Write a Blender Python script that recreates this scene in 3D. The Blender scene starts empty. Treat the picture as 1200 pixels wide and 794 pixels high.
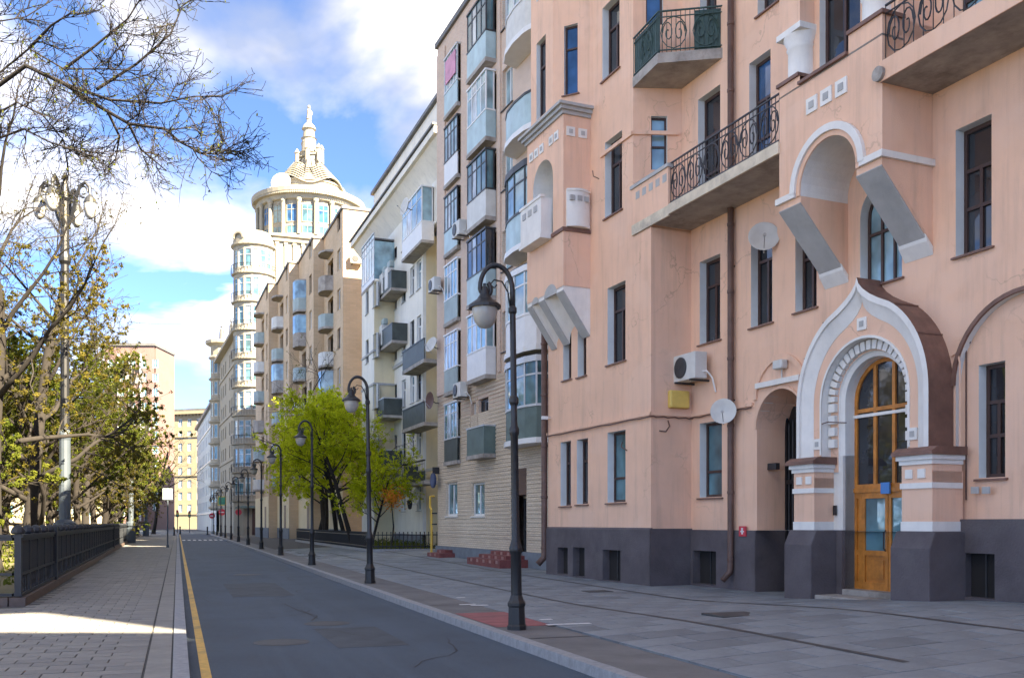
import bpy, math, random
from mathutils import Vector, Matrix
from mathutils.geometry import delaunay_2d_cdt

rnd = random.Random(7)
scene = bpy.context.scene
COL = scene.collection
R = math.radians

# ------------------------------------------------------------------ camera
VPX, CX, F, HZ, EH = 208., 600., 1100., 612., 1.6      # street vanishing point, optics and eye height
TH = math.atan((CX - VPX) / F)
SN, CS = math.sin(TH), math.cos(TH)
cam = bpy.data.cameras.new('camera')
cam.sensor_width = 36
cam.lens = 36 * F / 1200
cam.shift_y = (HZ - 397) / 1200
cam.clip_start, cam.clip_end = .1, 6000
camo = bpy.data.objects.new('camera', cam)
camo.location = (0, 0, EH)
camo.rotation_euler = (R(90), 0, -TH)
COL.objects.link(camo)
scene.camera = camo

# ------------------------------------------------------------------ sky, sun, exposure
SUN_EL, SUN_AZ = 37., 148.          # azimuth clockwise from +Y (down the street)
sx, sy = math.sin(R(SUN_AZ)), math.cos(R(SUN_AZ))
world = bpy.data.worlds.new('World')
scene.world = world
world.use_nodes = True
wn, wl = world.node_tree.nodes, world.node_tree.links
wn.clear()
w_out = wn.new('ShaderNodeOutputWorld')
w_sky = wn.new('ShaderNodeTexSky')
w_sky.sky_type = 'NISHITA'
w_sky.sun_disc = False
w_sky.sun_elevation = R(SUN_EL)
w_sky.sun_rotation = R(SUN_AZ)
w_sky.altitude = 6000
w_sky.air_density, w_sky.dust_density, w_sky.ozone_density = .6, .1, 8.0
w_b1 = wn.new('ShaderNodeBackground')
w_b1.inputs[1].default_value = .05
wl.new(w_sky.outputs[0], w_b1.inputs[0])
w_tc = wn.new('ShaderNodeTexCoord')
w_sep = wn.new('ShaderNodeSeparateXYZ')
wl.new(w_tc.outputs['Generated'], w_sep.inputs[0])
w_add = wn.new('ShaderNodeMath'); w_add.operation = 'ADD'; w_add.inputs[1].default_value = .22
wl.new(w_sep.outputs[2], w_add.inputs[0])
w_max = wn.new('ShaderNodeMath'); w_max.operation = 'MAXIMUM'; w_max.inputs[1].default_value = .1
wl.new(w_add.outputs[0], w_max.inputs[0])
w_com = wn.new('ShaderNodeCombineXYZ')
for i in range(3): wl.new(w_max.outputs[0], w_com.inputs[i])
w_div = wn.new('ShaderNodeVectorMath'); w_div.operation = 'DIVIDE'
wl.new(w_tc.outputs['Generated'], w_div.inputs[0]); wl.new(w_com.outputs[0], w_div.inputs[1])
w_map = wn.new('ShaderNodeMapping')
w_map.inputs['Location'].default_value = (0., 0., 0.)
w_map.inputs['Scale'].default_value = (1., .8, 1.6)
wl.new(w_div.outputs[0], w_map.inputs[0])
w_n = wn.new('ShaderNodeTexNoise')
w_n.inputs['Scale'].default_value = 2.2; w_n.inputs['Detail'].default_value = 7
w_n.inputs['Roughness'].default_value = .52; w_n.inputs['Distortion'].default_value = .25
wl.new(w_map.outputs[0], w_n.inputs['Vector'])
w_r = wn.new('ShaderNodeValToRGB')
w_r.color_ramp.elements[0].position = .45; w_r.color_ramp.elements[0].color = (0, 0, 0, 1)
w_r.color_ramp.elements[1].position = .70; w_r.color_ramp.elements[1].color = (.92, .92, .92, 1)
wl.new(w_n.outputs[0], w_r.inputs[0])
w_n2 = wn.new('ShaderNodeTexNoise')
w_n2.inputs['Scale'].default_value = 2.6; w_n2.inputs['Detail'].default_value = 5
wl.new(w_map.outputs[0], w_n2.inputs['Vector'])
w_r2 = wn.new('ShaderNodeValToRGB')
w_r2.color_ramp.elements[0].position = .36; w_r2.color_ramp.elements[0].color = (.175, .185, .20, 1)
w_r2.color_ramp.elements[1].position = .74; w_r2.color_ramp.elements[1].color = (1., .95, .87, 1)
wl.new(w_n2.outputs[0], w_r2.inputs[0])
w_b2 = wn.new('ShaderNodeBackground'); w_b2.inputs[1].default_value = .29
wl.new(w_r2.outputs[0], w_b2.inputs[0])
w_mix = wn.new('ShaderNodeMixShader')
wl.new(w_r.outputs[0], w_mix.inputs[0]); wl.new(w_b1.outputs[0], w_mix.inputs[1]); wl.new(w_b2.outputs[0], w_mix.inputs[2])
wl.new(w_mix.outputs[0], w_out.inputs[0])

sun = bpy.data.lights.new('sun', 'SUN')
sun.energy = 2.0
sun.angle = R(.53)
sun.color = (1, .93, .82)
suno = bpy.data.objects.new('sun', sun)
ce, se = math.cos(R(SUN_EL)), math.sin(R(SUN_EL))
suno.rotation_euler = Vector((-sx * ce, -sy * ce, -se)).to_track_quat('-Z', 'Y').to_euler()
suno.location = (30, -40, 60)
COL.objects.link(suno)
vs = scene.view_settings
vs.view_transform = 'Standard'; vs.look = 'None'; vs.gamma = 1; vs.use_curve_mapping = False
vs.exposure = 4.15
vs.use_white_balance = True; vs.white_balance_temperature = 8200; vs.white_balance_tint = 8     # camera balanced for open shade
scene.cycles.max_bounces = 6
scene.cycles.diffuse_bounces = 4
scene.cycles.caustics_reflective = False
scene.cycles.caustics_refractive = False

# ------------------------------------------------------------------ pixel rays
def ray(px):
    xc = (px - CX) / F
    return (SN + xc * CS, CS - xc * SN)
def at(px, D, py=None):                     # a point at depth D seen at a pixel
    r = ray(px)
    return Vector((D * r[0], D * r[1], EH + (HZ - py) * D / F if py is not None else 0))
def gpt(px, py, z=0.):                      # ground point under a pixel
    return at(px, (EH - z) * F / (py - HZ))
def gz(x, y):                               # the right pavement rises a little towards the doors and up the street
    a = min(1, max(0, (18 - y) / 7)); a = a * a * (3 - 2 * a) * .3 * min(1, max(0, (x - 5) / 6))
    b = min(1, max(0, (y - 30) / 15)) * .2 * min(1, max(0, (x - 6) / 5))
    return a + b

# ------------------------------------------------------------------ materials
MATS = {}
def mat(name, col, rough=.85, var=.12, scale=1.5, bump=.0, bscale=40., metal=0., spec=.5, streak=0., dirt=None, dirt_amt=0., coat=0., wear=0):
    if name in MATS: return MATS[name]
    m = bpy.data.materials.new(name); m.use_nodes = True
    nt = m.node_tree; n, l = nt.nodes, nt.links
    b = n['Principled BSDF']
    b.inputs['Roughness'].default_value = rough; b.inputs['Metallic'].default_value = metal
    b.inputs['Specular IOR Level'].default_value = spec
    if coat: b.inputs['Coat Weight'].default_value = coat
    tc = n.new('ShaderNodeTexCoord')
    no = n.new('ShaderNodeTexNoise'); no.inputs['Scale'].default_value = scale; no.inputs['Detail'].default_value = 8; no.inputs['Roughness'].default_value = .62
    l.new(tc.outputs['Object'], no.inputs['Vector'])
    rp = n.new('ShaderNodeValToRGB')
    c = Vector(col)
    rp.color_ramp.elements[0].position = .3; rp.color_ramp.elements[1].position = .7
    rp.color_ramp.elements[0].color = (*(c * (1 - var)), 1); rp.color_ramp.elements[1].color = (*[min(1, x) for x in c * (1 + var)], 1)
    l.new(no.outputs[0], rp.inputs[0])
    out = rp.outputs[0]
    if dirt_amt:
        mp = n.new('ShaderNodeMapping'); mp.inputs['Scale'].default_value = (2.2, 2.2, .22) if streak else (.6, .6, .6)
        l.new(tc.outputs['Object'], mp.inputs[0])
        n2 = n.new('ShaderNodeTexNoise'); n2.inputs['Scale'].default_value = 1.6; n2.inputs['Detail'].default_value = 7; n2.inputs['Roughness'].default_value = .7
        l.new(mp.outputs[0], n2.inputs['Vector'])
        r2 = n.new('ShaderNodeValToRGB'); r2.color_ramp.elements[0].position = .5; r2.color_ramp.elements[1].position = .75
        r2.color_ramp.elements[0].color = (0, 0, 0, 1); r2.color_ramp.elements[1].color = (dirt_amt,) * 3 + (1,)
        l.new(n2.outputs[0], r2.inputs[0])
        mx = n.new('ShaderNodeMix'); mx.data_type = 'RGBA'
        l.new(r2.outputs[0], mx.inputs[0]); l.new(out, mx.inputs[6]); mx.inputs[7].default_value = (*(dirt or c * .5), 1)
        out = mx.outputs[2]
    def over(fac, colour, o):
        mx = n.new('ShaderNodeMix'); mx.data_type = 'RGBA'; l.new(fac, mx.inputs[0]); l.new(o, mx.inputs[6]); mx.inputs[7].default_value = (*colour, 1); return mx.outputs[2]
    def noise_ramp(sc, p0, p1, amt, det=6, seed=0.):
        mp = n.new('ShaderNodeMapping'); mp.inputs['Scale'].default_value = sc; mp.inputs['Location'].default_value = (seed, seed * 2, seed * 3); l.new(tc.outputs['Object'], mp.inputs[0])
        k = n.new('ShaderNodeTexNoise'); k.inputs['Scale'].default_value = 1; k.inputs['Detail'].default_value = det; k.inputs['Roughness'].default_value = .65; l.new(mp.outputs[0], k.inputs['Vector'])
        r = n.new('ShaderNodeValToRGB'); r.color_ramp.elements[0].position = p0; r.color_ramp.elements[1].position = p1
        r.color_ramp.elements[0].color = (0, 0, 0, 1); r.color_ramp.elements[1].color = (amt, amt, amt, 1); l.new(k.outputs[0], r.inputs[0]); return r.outputs[0]
    if wear == 1:                                       # repainted patches, thin rain streaks, hairline cracks
        out = over(noise_ramp((.35, .35, .5), .52, .56, .42, 3, 4.), Vector((c.x * 1.02, c.y * 1.08, c.z * 1.14)), out)
        out = over(noise_ramp((5., 5., .16), .55, .8, .5, 6, 9.), c * .62, out)
        out = over(noise_ramp((1.3, 1.3, 1.3), .62, .78, .35, 9, 2.), c * .7, out)
        vo = n.new('ShaderNodeTexVoronoi'); vo.feature = 'DISTANCE_TO_EDGE'; vo.inputs['Scale'].default_value = .55
        wn_ = n.new('ShaderNodeTexNoise'); wn_.inputs['Scale'].default_value = 2.; wn_.inputs['Detail'].default_value = 6; l.new(tc.outputs['Object'], wn_.inputs['Vector'])
        va = n.new('ShaderNodeVectorMath'); va.operation = 'ADD'; l.new(tc.outputs['Object'], va.inputs[0]); l.new(wn_.outputs['Color'], va.inputs[1]); l.new(va.outputs[0], vo.inputs['Vector'])
        cr_ = n.new('ShaderNodeValToRGB'); cr_.color_ramp.elements[0].position = 0; cr_.color_ramp.elements[1].position = .012
        cr_.color_ramp.elements[0].color = (.5, .5, .5, 1); cr_.color_ramp.elements[1].color = (0, 0, 0, 1); l.new(vo.outputs['Distance'], cr_.inputs[0])
        mk = n.new('ShaderNodeMath'); mk.operation = 'MULTIPLY'; l.new(cr_.outputs[0], mk.inputs[0]); l.new(noise_ramp((.4, .4, .4), .5, .6, 1., 2, 7.), mk.inputs[1])
        out = over(mk.outputs[0], c * .45, out)
    elif wear == 3:                                     # damp streaks, spots
        out = over(noise_ramp((.9, .35, 1), .48, .68, .6, 7, 6.), c * .5, out)
        out = over(noise_ramp((9, 9, 9), .6, .75, .5, 3, 2.), c * .6, out)
    elif wear == 2:                                     # aggregate speckle and tyre-polished lanes
        out = over(noise_ramp((60, 60, 60), .55, .7, .5, 2, 1.), c * 2.1, out)
        out = over(noise_ramp((80, 80, 80), .58, .7, .6, 2, 5.), c * .35, out)
        out = over(noise_ramp((1.5, .03, 1), .5, .72, .55, 4, 3.), c * 1.45, out)
    l.new(out, b.inputs['Base Color'])
    if bump:
        n3 = n.new('ShaderNodeTexNoise'); n3.inputs['Scale'].default_value = bscale; n3.inputs['Detail'].default_value = 5
        l.new(tc.outputs['Object'], n3.inputs['Vector'])
        bp = n.new('ShaderNodeBump'); bp.inputs['Strength'].default_value = bump; bp.inputs['Distance'].default_value = .02
        l.new(n3.outputs[0], bp.inputs['Height']); l.new(bp.outputs[0], b.inputs['Normal'])
    MATS[name] = m
    return m

def brickmat(name, c1, c2, mortar, bw=.25, bh=.08):
    m = bpy.data.materials.new(name); m.use_nodes = True
    n, l = m.node_tree.nodes, m.node_tree.links
    b = n['Principled BSDF']; b.inputs['Roughness'].default_value = .9
    tc = n.new('ShaderNodeTexCoord'); sp = n.new('ShaderNodeSeparateXYZ'); l.new(tc.outputs['Object'], sp.inputs[0])
    ad = n.new('ShaderNodeMath'); l.new(sp.outputs[0], ad.inputs[0]); l.new(sp.outputs[1], ad.inputs[1])
    cb = n.new('ShaderNodeCombineXYZ'); l.new(ad.outputs[0], cb.inputs[0]); l.new(sp.outputs[2], cb.inputs[1])
    br = n.new('ShaderNodeTexBrick'); br.inputs['Scale'].default_value = 1
    br.inputs['Brick Width'].default_value = bw; br.inputs['Row Height'].default_value = bh; br.inputs['Mortar Size'].default_value = .009
    br.inputs['Color1'].default_value = (*c1, 1); br.inputs['Color2'].default_value = (*c2, 1); br.inputs['Mortar'].default_value = (*mortar, 1)
    l.new(cb.outputs[0], br.inputs['Vector'])
    no = n.new('ShaderNodeTexNoise'); no.inputs['Scale'].default_value = .35; no.inputs['Detail'].default_value = 6
    l.new(tc.outputs['Object'], no.inputs['Vector'])
    rp = n.new('ShaderNodeValToRGB'); rp.color_ramp.elements[0].position = .3; rp.color_ramp.elements[1].position = .7
    rp.color_ramp.elements[0].color = (.82, .8, .78, 1); rp.color_ramp.elements[1].color = (1, 1, 1, 1)
    l.new(no.outputs[0], rp.inputs[0])
    mx = n.new('ShaderNodeMix'); mx.data_type = 'RGBA'; mx.blend_type = 'MULTIPLY'; mx.inputs[0].default_value = 1
    l.new(br.outputs[0], mx.inputs[6]); l.new(rp.outputs[0], mx.inputs[7]); l.new(mx.outputs[2], b.inputs['Base Color'])
    bp = n.new('ShaderNodeBump'); bp.inputs['Strength'].default_value = .6; bp.inputs['Distance'].default_value = .015; bp.invert = True
    l.new(br.outputs['Fac'], bp.inputs['Height']); l.new(bp.outputs[0], b.inputs['Normal'])
    MATS[name] = m
    return m

def glassmat(name, col, rough=.04, spec=.9, wav=.015):
    m = bpy.data.materials.new(name); m.use_nodes = True
    n, l = m.node_tree.nodes, m.node_tree.links
    b = n['Principled BSDF']; b.inputs['Roughness'].default_value = rough
    b.inputs['Specular IOR Level'].default_value = spec
    tc = n.new('ShaderNodeTexCoord')
    no = n.new('ShaderNodeTexNoise'); no.inputs['Scale'].default_value = 1.1; no.inputs['Detail'].default_value = 3
    l.new(tc.outputs['Object'], no.inputs['Vector'])
    rp = n.new('ShaderNodeValToRGB'); rp.color_ramp.elements[0].position = .35; rp.color_ramp.elements[1].position = .65
    c = Vector(col)
    rp.color_ramp.elements[0].color = (*(c * .55), 1); rp.color_ramp.elements[1].color = (*[min(1, x) for x in c * 1.5], 1)
    l.new(no.outputs[0], rp.inputs[0]); l.new(rp.outputs[0], b.inputs['Base Color'])
    bp = n.new('ShaderNodeBump'); bp.inputs['Strength'].default_value = .25; bp.inputs['Distance'].default_value = wav
    l.new(no.outputs[0], bp.inputs['Height']); l.new(bp.outputs[0], b.inputs['Normal'])
    MATS[name] = m
    return m

def leafmat(name, c1, c2):
    m = bpy.data.materials.new(name); m.use_nodes = True
    n, l = m.node_tree.nodes, m.node_tree.links
    n.clear()
    o = n.new('ShaderNodeOutputMaterial'); d = n.new('ShaderNodeBsdfDiffuse'); t = n.new('ShaderNodeBsdfTranslucent')
    a = n.new('ShaderNodeAddShader'); tc = n.new('ShaderNodeTexCoord')
    no = n.new('ShaderNodeTexNoise'); no.inputs['Scale'].default_value = 1.3; no.inputs['Detail'].default_value = 6
    l.new(tc.outputs['Object'], no.inputs['Vector'])
    rp = n.new('ShaderNodeValToRGB'); rp.color_ramp.elements[0].position = .35; rp.color_ramp.elements[1].position = .65
    rp.color_ramp.elements[0].color = (*c1, 1); rp.color_ramp.elements[1].color = (*c2, 1)
    l.new(no.outputs[0], rp.inputs[0])
    l.new(rp.outputs[0], d.inputs[0]); l.new(rp.outputs[0], t.inputs[0])
    l.new(d.outputs[0], a.inputs[0]); l.new(t.outputs[0], a.inputs[1]); l.new(a.outputs[0], o.inputs[0])
    MATS[name] = m
    return m

M_PINK = mat('pink_stucco', (.82, .515, .365), .92, .07, .9, .35, 60, dirt=Vector((.50, .33, .25)), dirt_amt=.5, streak=1, wear=1)
M_TRIM = mat('pale_trim', (.76, .74, .70), .85, .08, 2, .2, 50, dirt=Vector((.42, .42, .42)), dirt_amt=.3, streak=1)
M_REVEAL = mat('pale_blue_reveal', (.70, .72, .71), .85, .08, 2)
M_PLINTH = mat('dark_plinth_render', (.10, .085, .092), .9, .25, 1.2, .6, 25, dirt=Vector((.16, .15, .15)), dirt_amt=.4)
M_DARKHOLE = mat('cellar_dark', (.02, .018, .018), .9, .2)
M_GREYCON = mat('grey_bracket', (.42, .42, .41), .9, .12, 2.5, .4, 40, dirt=Vector((.24, .25, .26)), dirt_amt=.4)
M_SLAB = mat('stained_concrete', (.36, .33, .30), .95, .25, 2.5, .5, 20, dirt=Vector((.12, .10, .085)), dirt_amt=.9)
M_EDGE = mat('weathered_edge', (.66, .57, .44), .92, .2, 2.5, .5, 30, dirt=Vector((.26, .23, .20)), dirt_amt=.9)
M_BROWNFR = mat('brown_window_frame', (.060, .030, .024), .5, .2, 6)
M_IRON = mat('black_iron', (.022, .023, .027), .45, .2, 5, spec=.5)
M_LAMP = mat('black_lamp_paint', (.010, .011, .013), .45, .2, 6, spec=.6)
M_FENCE = mat('fence_paint', (.018, .022, .028), .5, .2, 4)
M_GREENIRON = mat('green_balcony_iron', (.03, .07, .065), .6, .3, 6)
M_PIPE = mat('brown_pipe', (.12, .065, .05), .55, .3, 4, dirt=Vector((.05, .04, .04)), dirt_amt=.5)
M_METALBROWN = mat('brown_sheet_metal', (.19, .10, .075), .6, .3, 3, dirt=Vector((.07, .045, .04)), dirt_amt=.6)
M_WOOD = mat('orange_wood', (.52, .19, .035), .4, .3, 5, spec=.5, dirt=Vector((.20, .07, .02)), dirt_amt=.5, streak=1)
M_WHITE = mat('white_metal', (.72, .73, .73), .5, .06, 3)
M_OFFWHITE = mat('off_white_plastic', (.60, .60, .57), .6, .1, 3)
M_WHITEWALL = mat('white_wall', (.80, .77, .69), .92, .07, .7, .3, 40, dirt=Vector((.46, .46, .44)), dirt_amt=.45, streak=1)
M_CREAM = mat('cream_wall', (.74, .64, .43), .92, .07, .7, .3, 40, dirt=Vector((.48, .42, .32)), dirt_amt=.35, streak=1)
M_TOWER = mat('tower_stone', (.30, .272, .215), .9, .07, .5, .2, 20, dirt=Vector((.52, .48, .38)), dirt_amt=.3, streak=1)
M_GREYPLINTH = mat('blue_grey_plinth', (.16, .19, .22), .9, .2, 2)
M_BLUEPANEL = mat('blue_balcony_panel', (.38, .52, .55), .5, .2, 1.5)
M_GREYPANEL = mat('grey_balcony_panel', (.30, .38, .38), .6, .2, 1.5)
M_GREENPANEL = mat('green_grey_panel', (.10, .15, .14), .55, .25, 1.5)
M_DKPANEL = mat('dark_balcony_panel', (.055, .07, .065), .6, .25, 2)
M_PINKCLOTH = mat('pink_cloth', (.62, .30, .42), .8, .2, 3)
M_ALU = mat('aluminium_frame', (.55, .57, .58), .45, .08, 3, metal=.3)
M_DKFRAME = mat('dark_frame', (.035, .038, .042), .5, .2, 5)
M_ASPH = mat('asphalt', (.060, .088, .118), .72, .2, .35, .7, 160, dirt=Vector((.055, .062, .07)), dirt_amt=.6, wear=2)
M_STRIP = mat('worn_strip', (.17, .168, .165), .9, .2, 1, .5, 80, dirt=Vector((.09, .085, .085)), dirt_amt=.5)
M_YELLOW = mat('yellow_paint', (.68, .42, .10), .7, .2, 9, dirt=Vector((.16, .14, .11)), dirt_amt=.85)
M_PALELINE = mat('faded_line', (.26, .25, .20), .8, .3, 4, dirt=Vector((.08, .085, .09)), dirt_amt=1.)
M_WHITEPAINT = mat('white_paint', (.70, .70, .70), .7, .1, 4)
M_REDPAINT = mat('red_paint', (.30, .10, .10), .85, .25, 3, dirt=Vector((.14, .09, .09)), dirt_amt=.6)
M_GRANITE = mat('granite_kerb', (.30, .31, .32), .85, .2, 9, .4, 60, dirt=Vector((.18, .18, .18)), dirt_amt=.4)
M_PAVER = [mat('paver_tone_%s' % w, c, .88, .14, 3, .4, 90, dirt=Vector((.12, .115, .11)), dirt_amt=.45) for w, c in (('light', (.27, .26, .235)), ('middle', (.25, .24, .22)), ('dark', (.23, .222, .205)))]
M_SLABS = [mat('slab_tone_%s' % w, c, .6, .2, 1.3, .3, 70, dirt=Vector((.085, .09, .095)), dirt_amt=.7, wear=3) for w, c in (('light', (.23, .262, .285)), ('middle', (.205, .235, .257)), ('dark', (.165, .19, .21)))]
M_JOINT = mat('joint_sand', (.075, .075, .072), .95, .2, 4)
M_SOIL = mat('park_soil', (.17, .14, .075), .95, .35, .5, .5, 10, dirt=Vector((.09, .13, .03)), dirt_amt=.8)
M_BROWNGRANITE = mat('brown_granite', (.12, .085, .07), .6, .25, 6)
M_BARK = mat('dark_bark', (.018, .014, .0115), .95, .35, 5, .9, 25)
M_BARKGREY = mat('grey_bark', (.024, .020, .017), .95, .3, 5)
M_GATE = mat('gate_black', (.012, .012, .014), .5, .2)
M_YELLOWBOX = mat('yellow_plastic', (.70, .50, .13), .55, .08, 4)
M_GAS = mat('yellow_gas_pipe', (.65, .40, .05), .5, .1)
M_BLUESIGN = mat('blue_sign', (.05, .22, .55), .45, .05)
M_NAVY = mat('navy_plate', (.03, .05, .12), .4, .05)
M_REDSIGN = mat('red_sign', (.60, .04, .06), .45, .05)
M_GREENSIGN = mat('green_sign', (.05, .30, .20), .45, .05)
M_STEP = mat('red_step_tile', (.20, .055, .05), .6, .25, 5)
M_STEPPALE = mat('pale_step_tile', (.34, .19, .17), .6, .25, 5)
M_GREYBLUE = mat('grey_blue_wall', (.44, .50, .54), .92, .1, .3)
M_YELLOWWALL = mat('yellow_wall', (.30, .26, .18), .92, .08, .3)
M_PINKWHITE = mat('pink_white_wall', (.19, .118, .105), .92, .1, .3)
M_ROOF = mat('roof_tin', (.12, .12, .12), .6, .2, 1)
M_POLE = mat('pale_blue_pole', (.07, .09, .11), .5, .1, 2)
M_BALLAMP = mat('milk_glass', (.42, .41, .37), .3, .05, 3, spec=.6)
M_BRICK = brickmat('tan_brick', (.72, .53, .42), (.62, .455, .36), (.70, .62, .54))
M_BRICKLOW = brickmat('pale_brick', (.74, .635, .50), (.66, .555, .43), (.46, .37, .29))
M_BRICKTAN = brickmat('sand_brick', (.68, .51, .34), (.61, .455, .30), (.52, .42, .32), .5, .16)
G_DARK = glassmat('dark_glass', (.022, .026, .032))
G_BLUE = glassmat('blue_glass', (.03, .10, .22))
G_SKY = glassmat('sky_glass', (.20, .33, .38), .06, 1.)
G_PALE = glassmat('curtain_glass', (.36, .40, .42), .08, .9)
G_TEAL = glassmat('teal_glass', (.07, .16, .19))
L_GOLD = leafmat('golden_leaf', (.046, .044, .010), (.098, .080, .018))
L_GREEN = leafmat('fresh_green_leaf', (.19, .225, .01), (.37, .39, .03))
L_OLIVE = leafmat('olive_leaf', (.034, .048, .009), (.080, .088, .016))

# ------------------------------------------------------------------ builders
def link(name, mesh, parent=None):
    o = bpy.data.objects.new(name, mesh); COL.objects.link(o)
    if parent: o.parent = parent
    return o
def tag(o, label=None, cat=None, group=None, kind=None):
    if label: o['label'] = label
    if cat: o['category'] = cat
    if group: o['group'] = group
    if kind: o['kind'] = kind
    return o
def thing(name, label, cat, loc=(0, 0, 0), rz=0, group=None):
    o = bpy.data.objects.new(name, None); COL.objects.link(o)
    o.location = loc; o.rotation_euler = (0, 0, rz); o.empty_display_size = .3
    return tag(o, label, cat, group)
def dup(root, loc, rz=0, label=None, scale=None):
    r = root.copy(); COL.objects.link(r); r.location = loc; r.rotation_euler = (0, 0, rz)
    if scale: r.scale = scale
    if label: r['label'] = label
    for ch in list(root.children):
        c = ch.copy(); COL.objects.link(c); c.parent = r
        for g in ch.children:
            d = g.copy(); COL.objects.link(d); d.parent = c
    return r

class Pl:
    """vertical plane in a building's own coordinates: a runs along it, d goes into the wall, z is up"""
    def __init__(s, root, p0=(0, 0), p1=(1, 0)):
        s.root = root; s.p0 = Vector(p0); t = Vector(p1) - s.p0; s.len = t.length; s.t = t.normalized(); s.n = Vector((-s.t.y, s.t.x))
    def pt(s, a, d, z):
        p = s.p0 + s.t * a + s.n * d
        return (p.x, p.y, z)
    def pix(s, px, py, d=0.):
        rz = s.root.rotation_euler[2] if s.root else 0; c, q = math.cos(rz), math.sin(rz)
        o = s.root.location if s.root else Vector((0, 0, 0))
        p = s.p0 + s.n * d
        ox, oy = o.x + p.x * c - p.y * q, o.y + p.x * q + p.y * c
        ux, uy = s.t.x * c - s.t.y * q, s.t.x * q + s.t.y * c
        r = ray(px); det = ux * (-r[1]) + r[0] * uy
        a = ((-ox) * (-r[1]) - (-r[0]) * (-oy)) / det
        D = (ux * (-oy) - uy * (-ox)) / det
        return a, EH + (HZ - py) * D / F
    def rect(s, x0, x1, yt, yb, d=0.):
        xm = (x0 + x1) / 2
        return s.pix(x0, yt, d)[0], s.pix(x1, yt, d)[0], s.pix(xm, yb, d)[1], s.pix(xm, yt, d)[1]
W0 = Pl(None)       # identity plane: a = x, d = y

class MB:
    def __init__(s): s.v = []; s.f = []
    def add(s, vs, fs):
        b = len(s.v); s.v += [tuple(v) for v in vs]; s.f += [tuple(b + i for i in f) for f in fs]; return s
    def box(s, P, a0, a1, d0, d1, z0, z1):
        vs = [P.pt(a, d, z) for z in (z0, z1) for a, d in ((a0, d0), (a1, d0), (a1, d1), (a0, d1))]
        return s.add(vs, [(0, 3, 2, 1), (4, 5, 6, 7), (0, 1, 5, 4), (1, 2, 6, 5), (2, 3, 7, 6), (3, 0, 4, 7)])
    def prism(s, P, poly, d0, d1, caps=True):           # (a, z) outline pushed along d
        n = len(poly)
        vs = [P.pt(a, d0, z) for a, z in poly] + [P.pt(a, d1, z) for a, z in poly]
        fs = [(i, (i + 1) % n, n + (i + 1) % n, n + i) for i in range(n)]
        if caps: fs += [tuple(range(n))[::-1], tuple(range(n, 2 * n))]
        return s.add(vs, fs)
    def side(s, P, poly, a0, a1):                       # (d, z) outline pushed along a
        n = len(poly)
        vs = [P.pt(a0, d, z) for d, z in poly] + [P.pt(a1, d, z) for d, z in poly]
        return s.add(vs, [(i, (i + 1) % n, n + (i + 1) % n, n + i) for i in range(n)] + [tuple(range(n))[::-1], tuple(range(n, 2 * n))])
    def plan(s, pts, z0, z1):                           # (x, y) outline pushed up
        n = len(pts)
        vs = [(x, y, z0) for x, y in pts] + [(x, y, z1) for x, y in pts]
        return s.add(vs, [(i, (i + 1) % n, n + (i + 1) % n, n + i) for i in range(n)] + [tuple(range(n))[::-1], tuple(range(n, 2 * n))])
    def tube(s, pts, rad, n=6, cap=True):
        pts = [Vector(p) for p in pts]
        if not hasattr(rad, '__len__'): rad = [rad] * len(pts)
        b = len(s.v); up = None
        for i, p in enumerate(pts):
            t = (pts[min(i + 1, len(pts) - 1)] - pts[max(i - 1, 0)]).normalized()
            if up is None: up = t.orthogonal().normalized()
            x = (up - t * up.dot(t))
            x = x.normalized() if x.length > 1e-6 else t.orthogonal().normalized()
            up = x; y = t.cross(x)
            for k in range(n):
                a = 2 * math.pi * k / n
                s.v.append(tuple(p + (x * math.cos(a) + y * math.sin(a)) * rad[i]))
        for i in range(len(pts) - 1):
            for k in range(n):
                s.f.append((b + i * n + k, b + i * n + (k + 1) % n, b + (i + 1) * n + (k + 1) % n, b + (i + 1) * n + k))
        if cap:
            s.f.append(tuple(b + k for k in range(n))[::-1]); e = b + (len(pts) - 1) * n
            s.f.append(tuple(e + k for k in range(n)))
        return s
    def lathe(s, c, prof, n=16, a0=0., a1=2 * math.pi):  # prof: (radius, z)
        b = len(s.v); full = abs(a1 - a0 - 2 * math.pi) < 1e-6; m = n if full else n + 1
        for r, z in prof:
            for k in range(m):
                a = a0 + (a1 - a0) * k / n
                s.v.append((c[0] + r * math.cos(a), c[1] + r * math.sin(a), c[2] + z))
        for i in range(len(prof) - 1):
            for k in range(n):
                k2 = (k + 1) % m
                s.f.append((b + i * m + k, b + i * m + k2, b + (i + 1) * m + k2, b + (i + 1) * m + k))
        return s
    def ball(s, c, r, n=10, sq=1.):
        return s.lathe(c, [(r * math.sin(math.pi * i / 6) + 1e-4, -r * sq * math.cos(math.pi * i / 6)) for i in range(7)], n)
    def build(s, name, m, parent=None, smooth=False, bevel=0, mesh_only=False):
        me = bpy.data.meshes.new(name); me.from_pydata(s.v, [], s.f); me.update()
        me.materials.append(m)
        if smooth: me.polygons.foreach_set('use_smooth', [True] * len(me.polygons))
        if mesh_only: return me
        o = link(name, me, parent)
        if bevel:
            bv = o.modifiers.new('bevel', 'BEVEL'); bv.width = bevel; bv.segments = 2; bv.limit_method = 'ANGLE'
        return o

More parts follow.
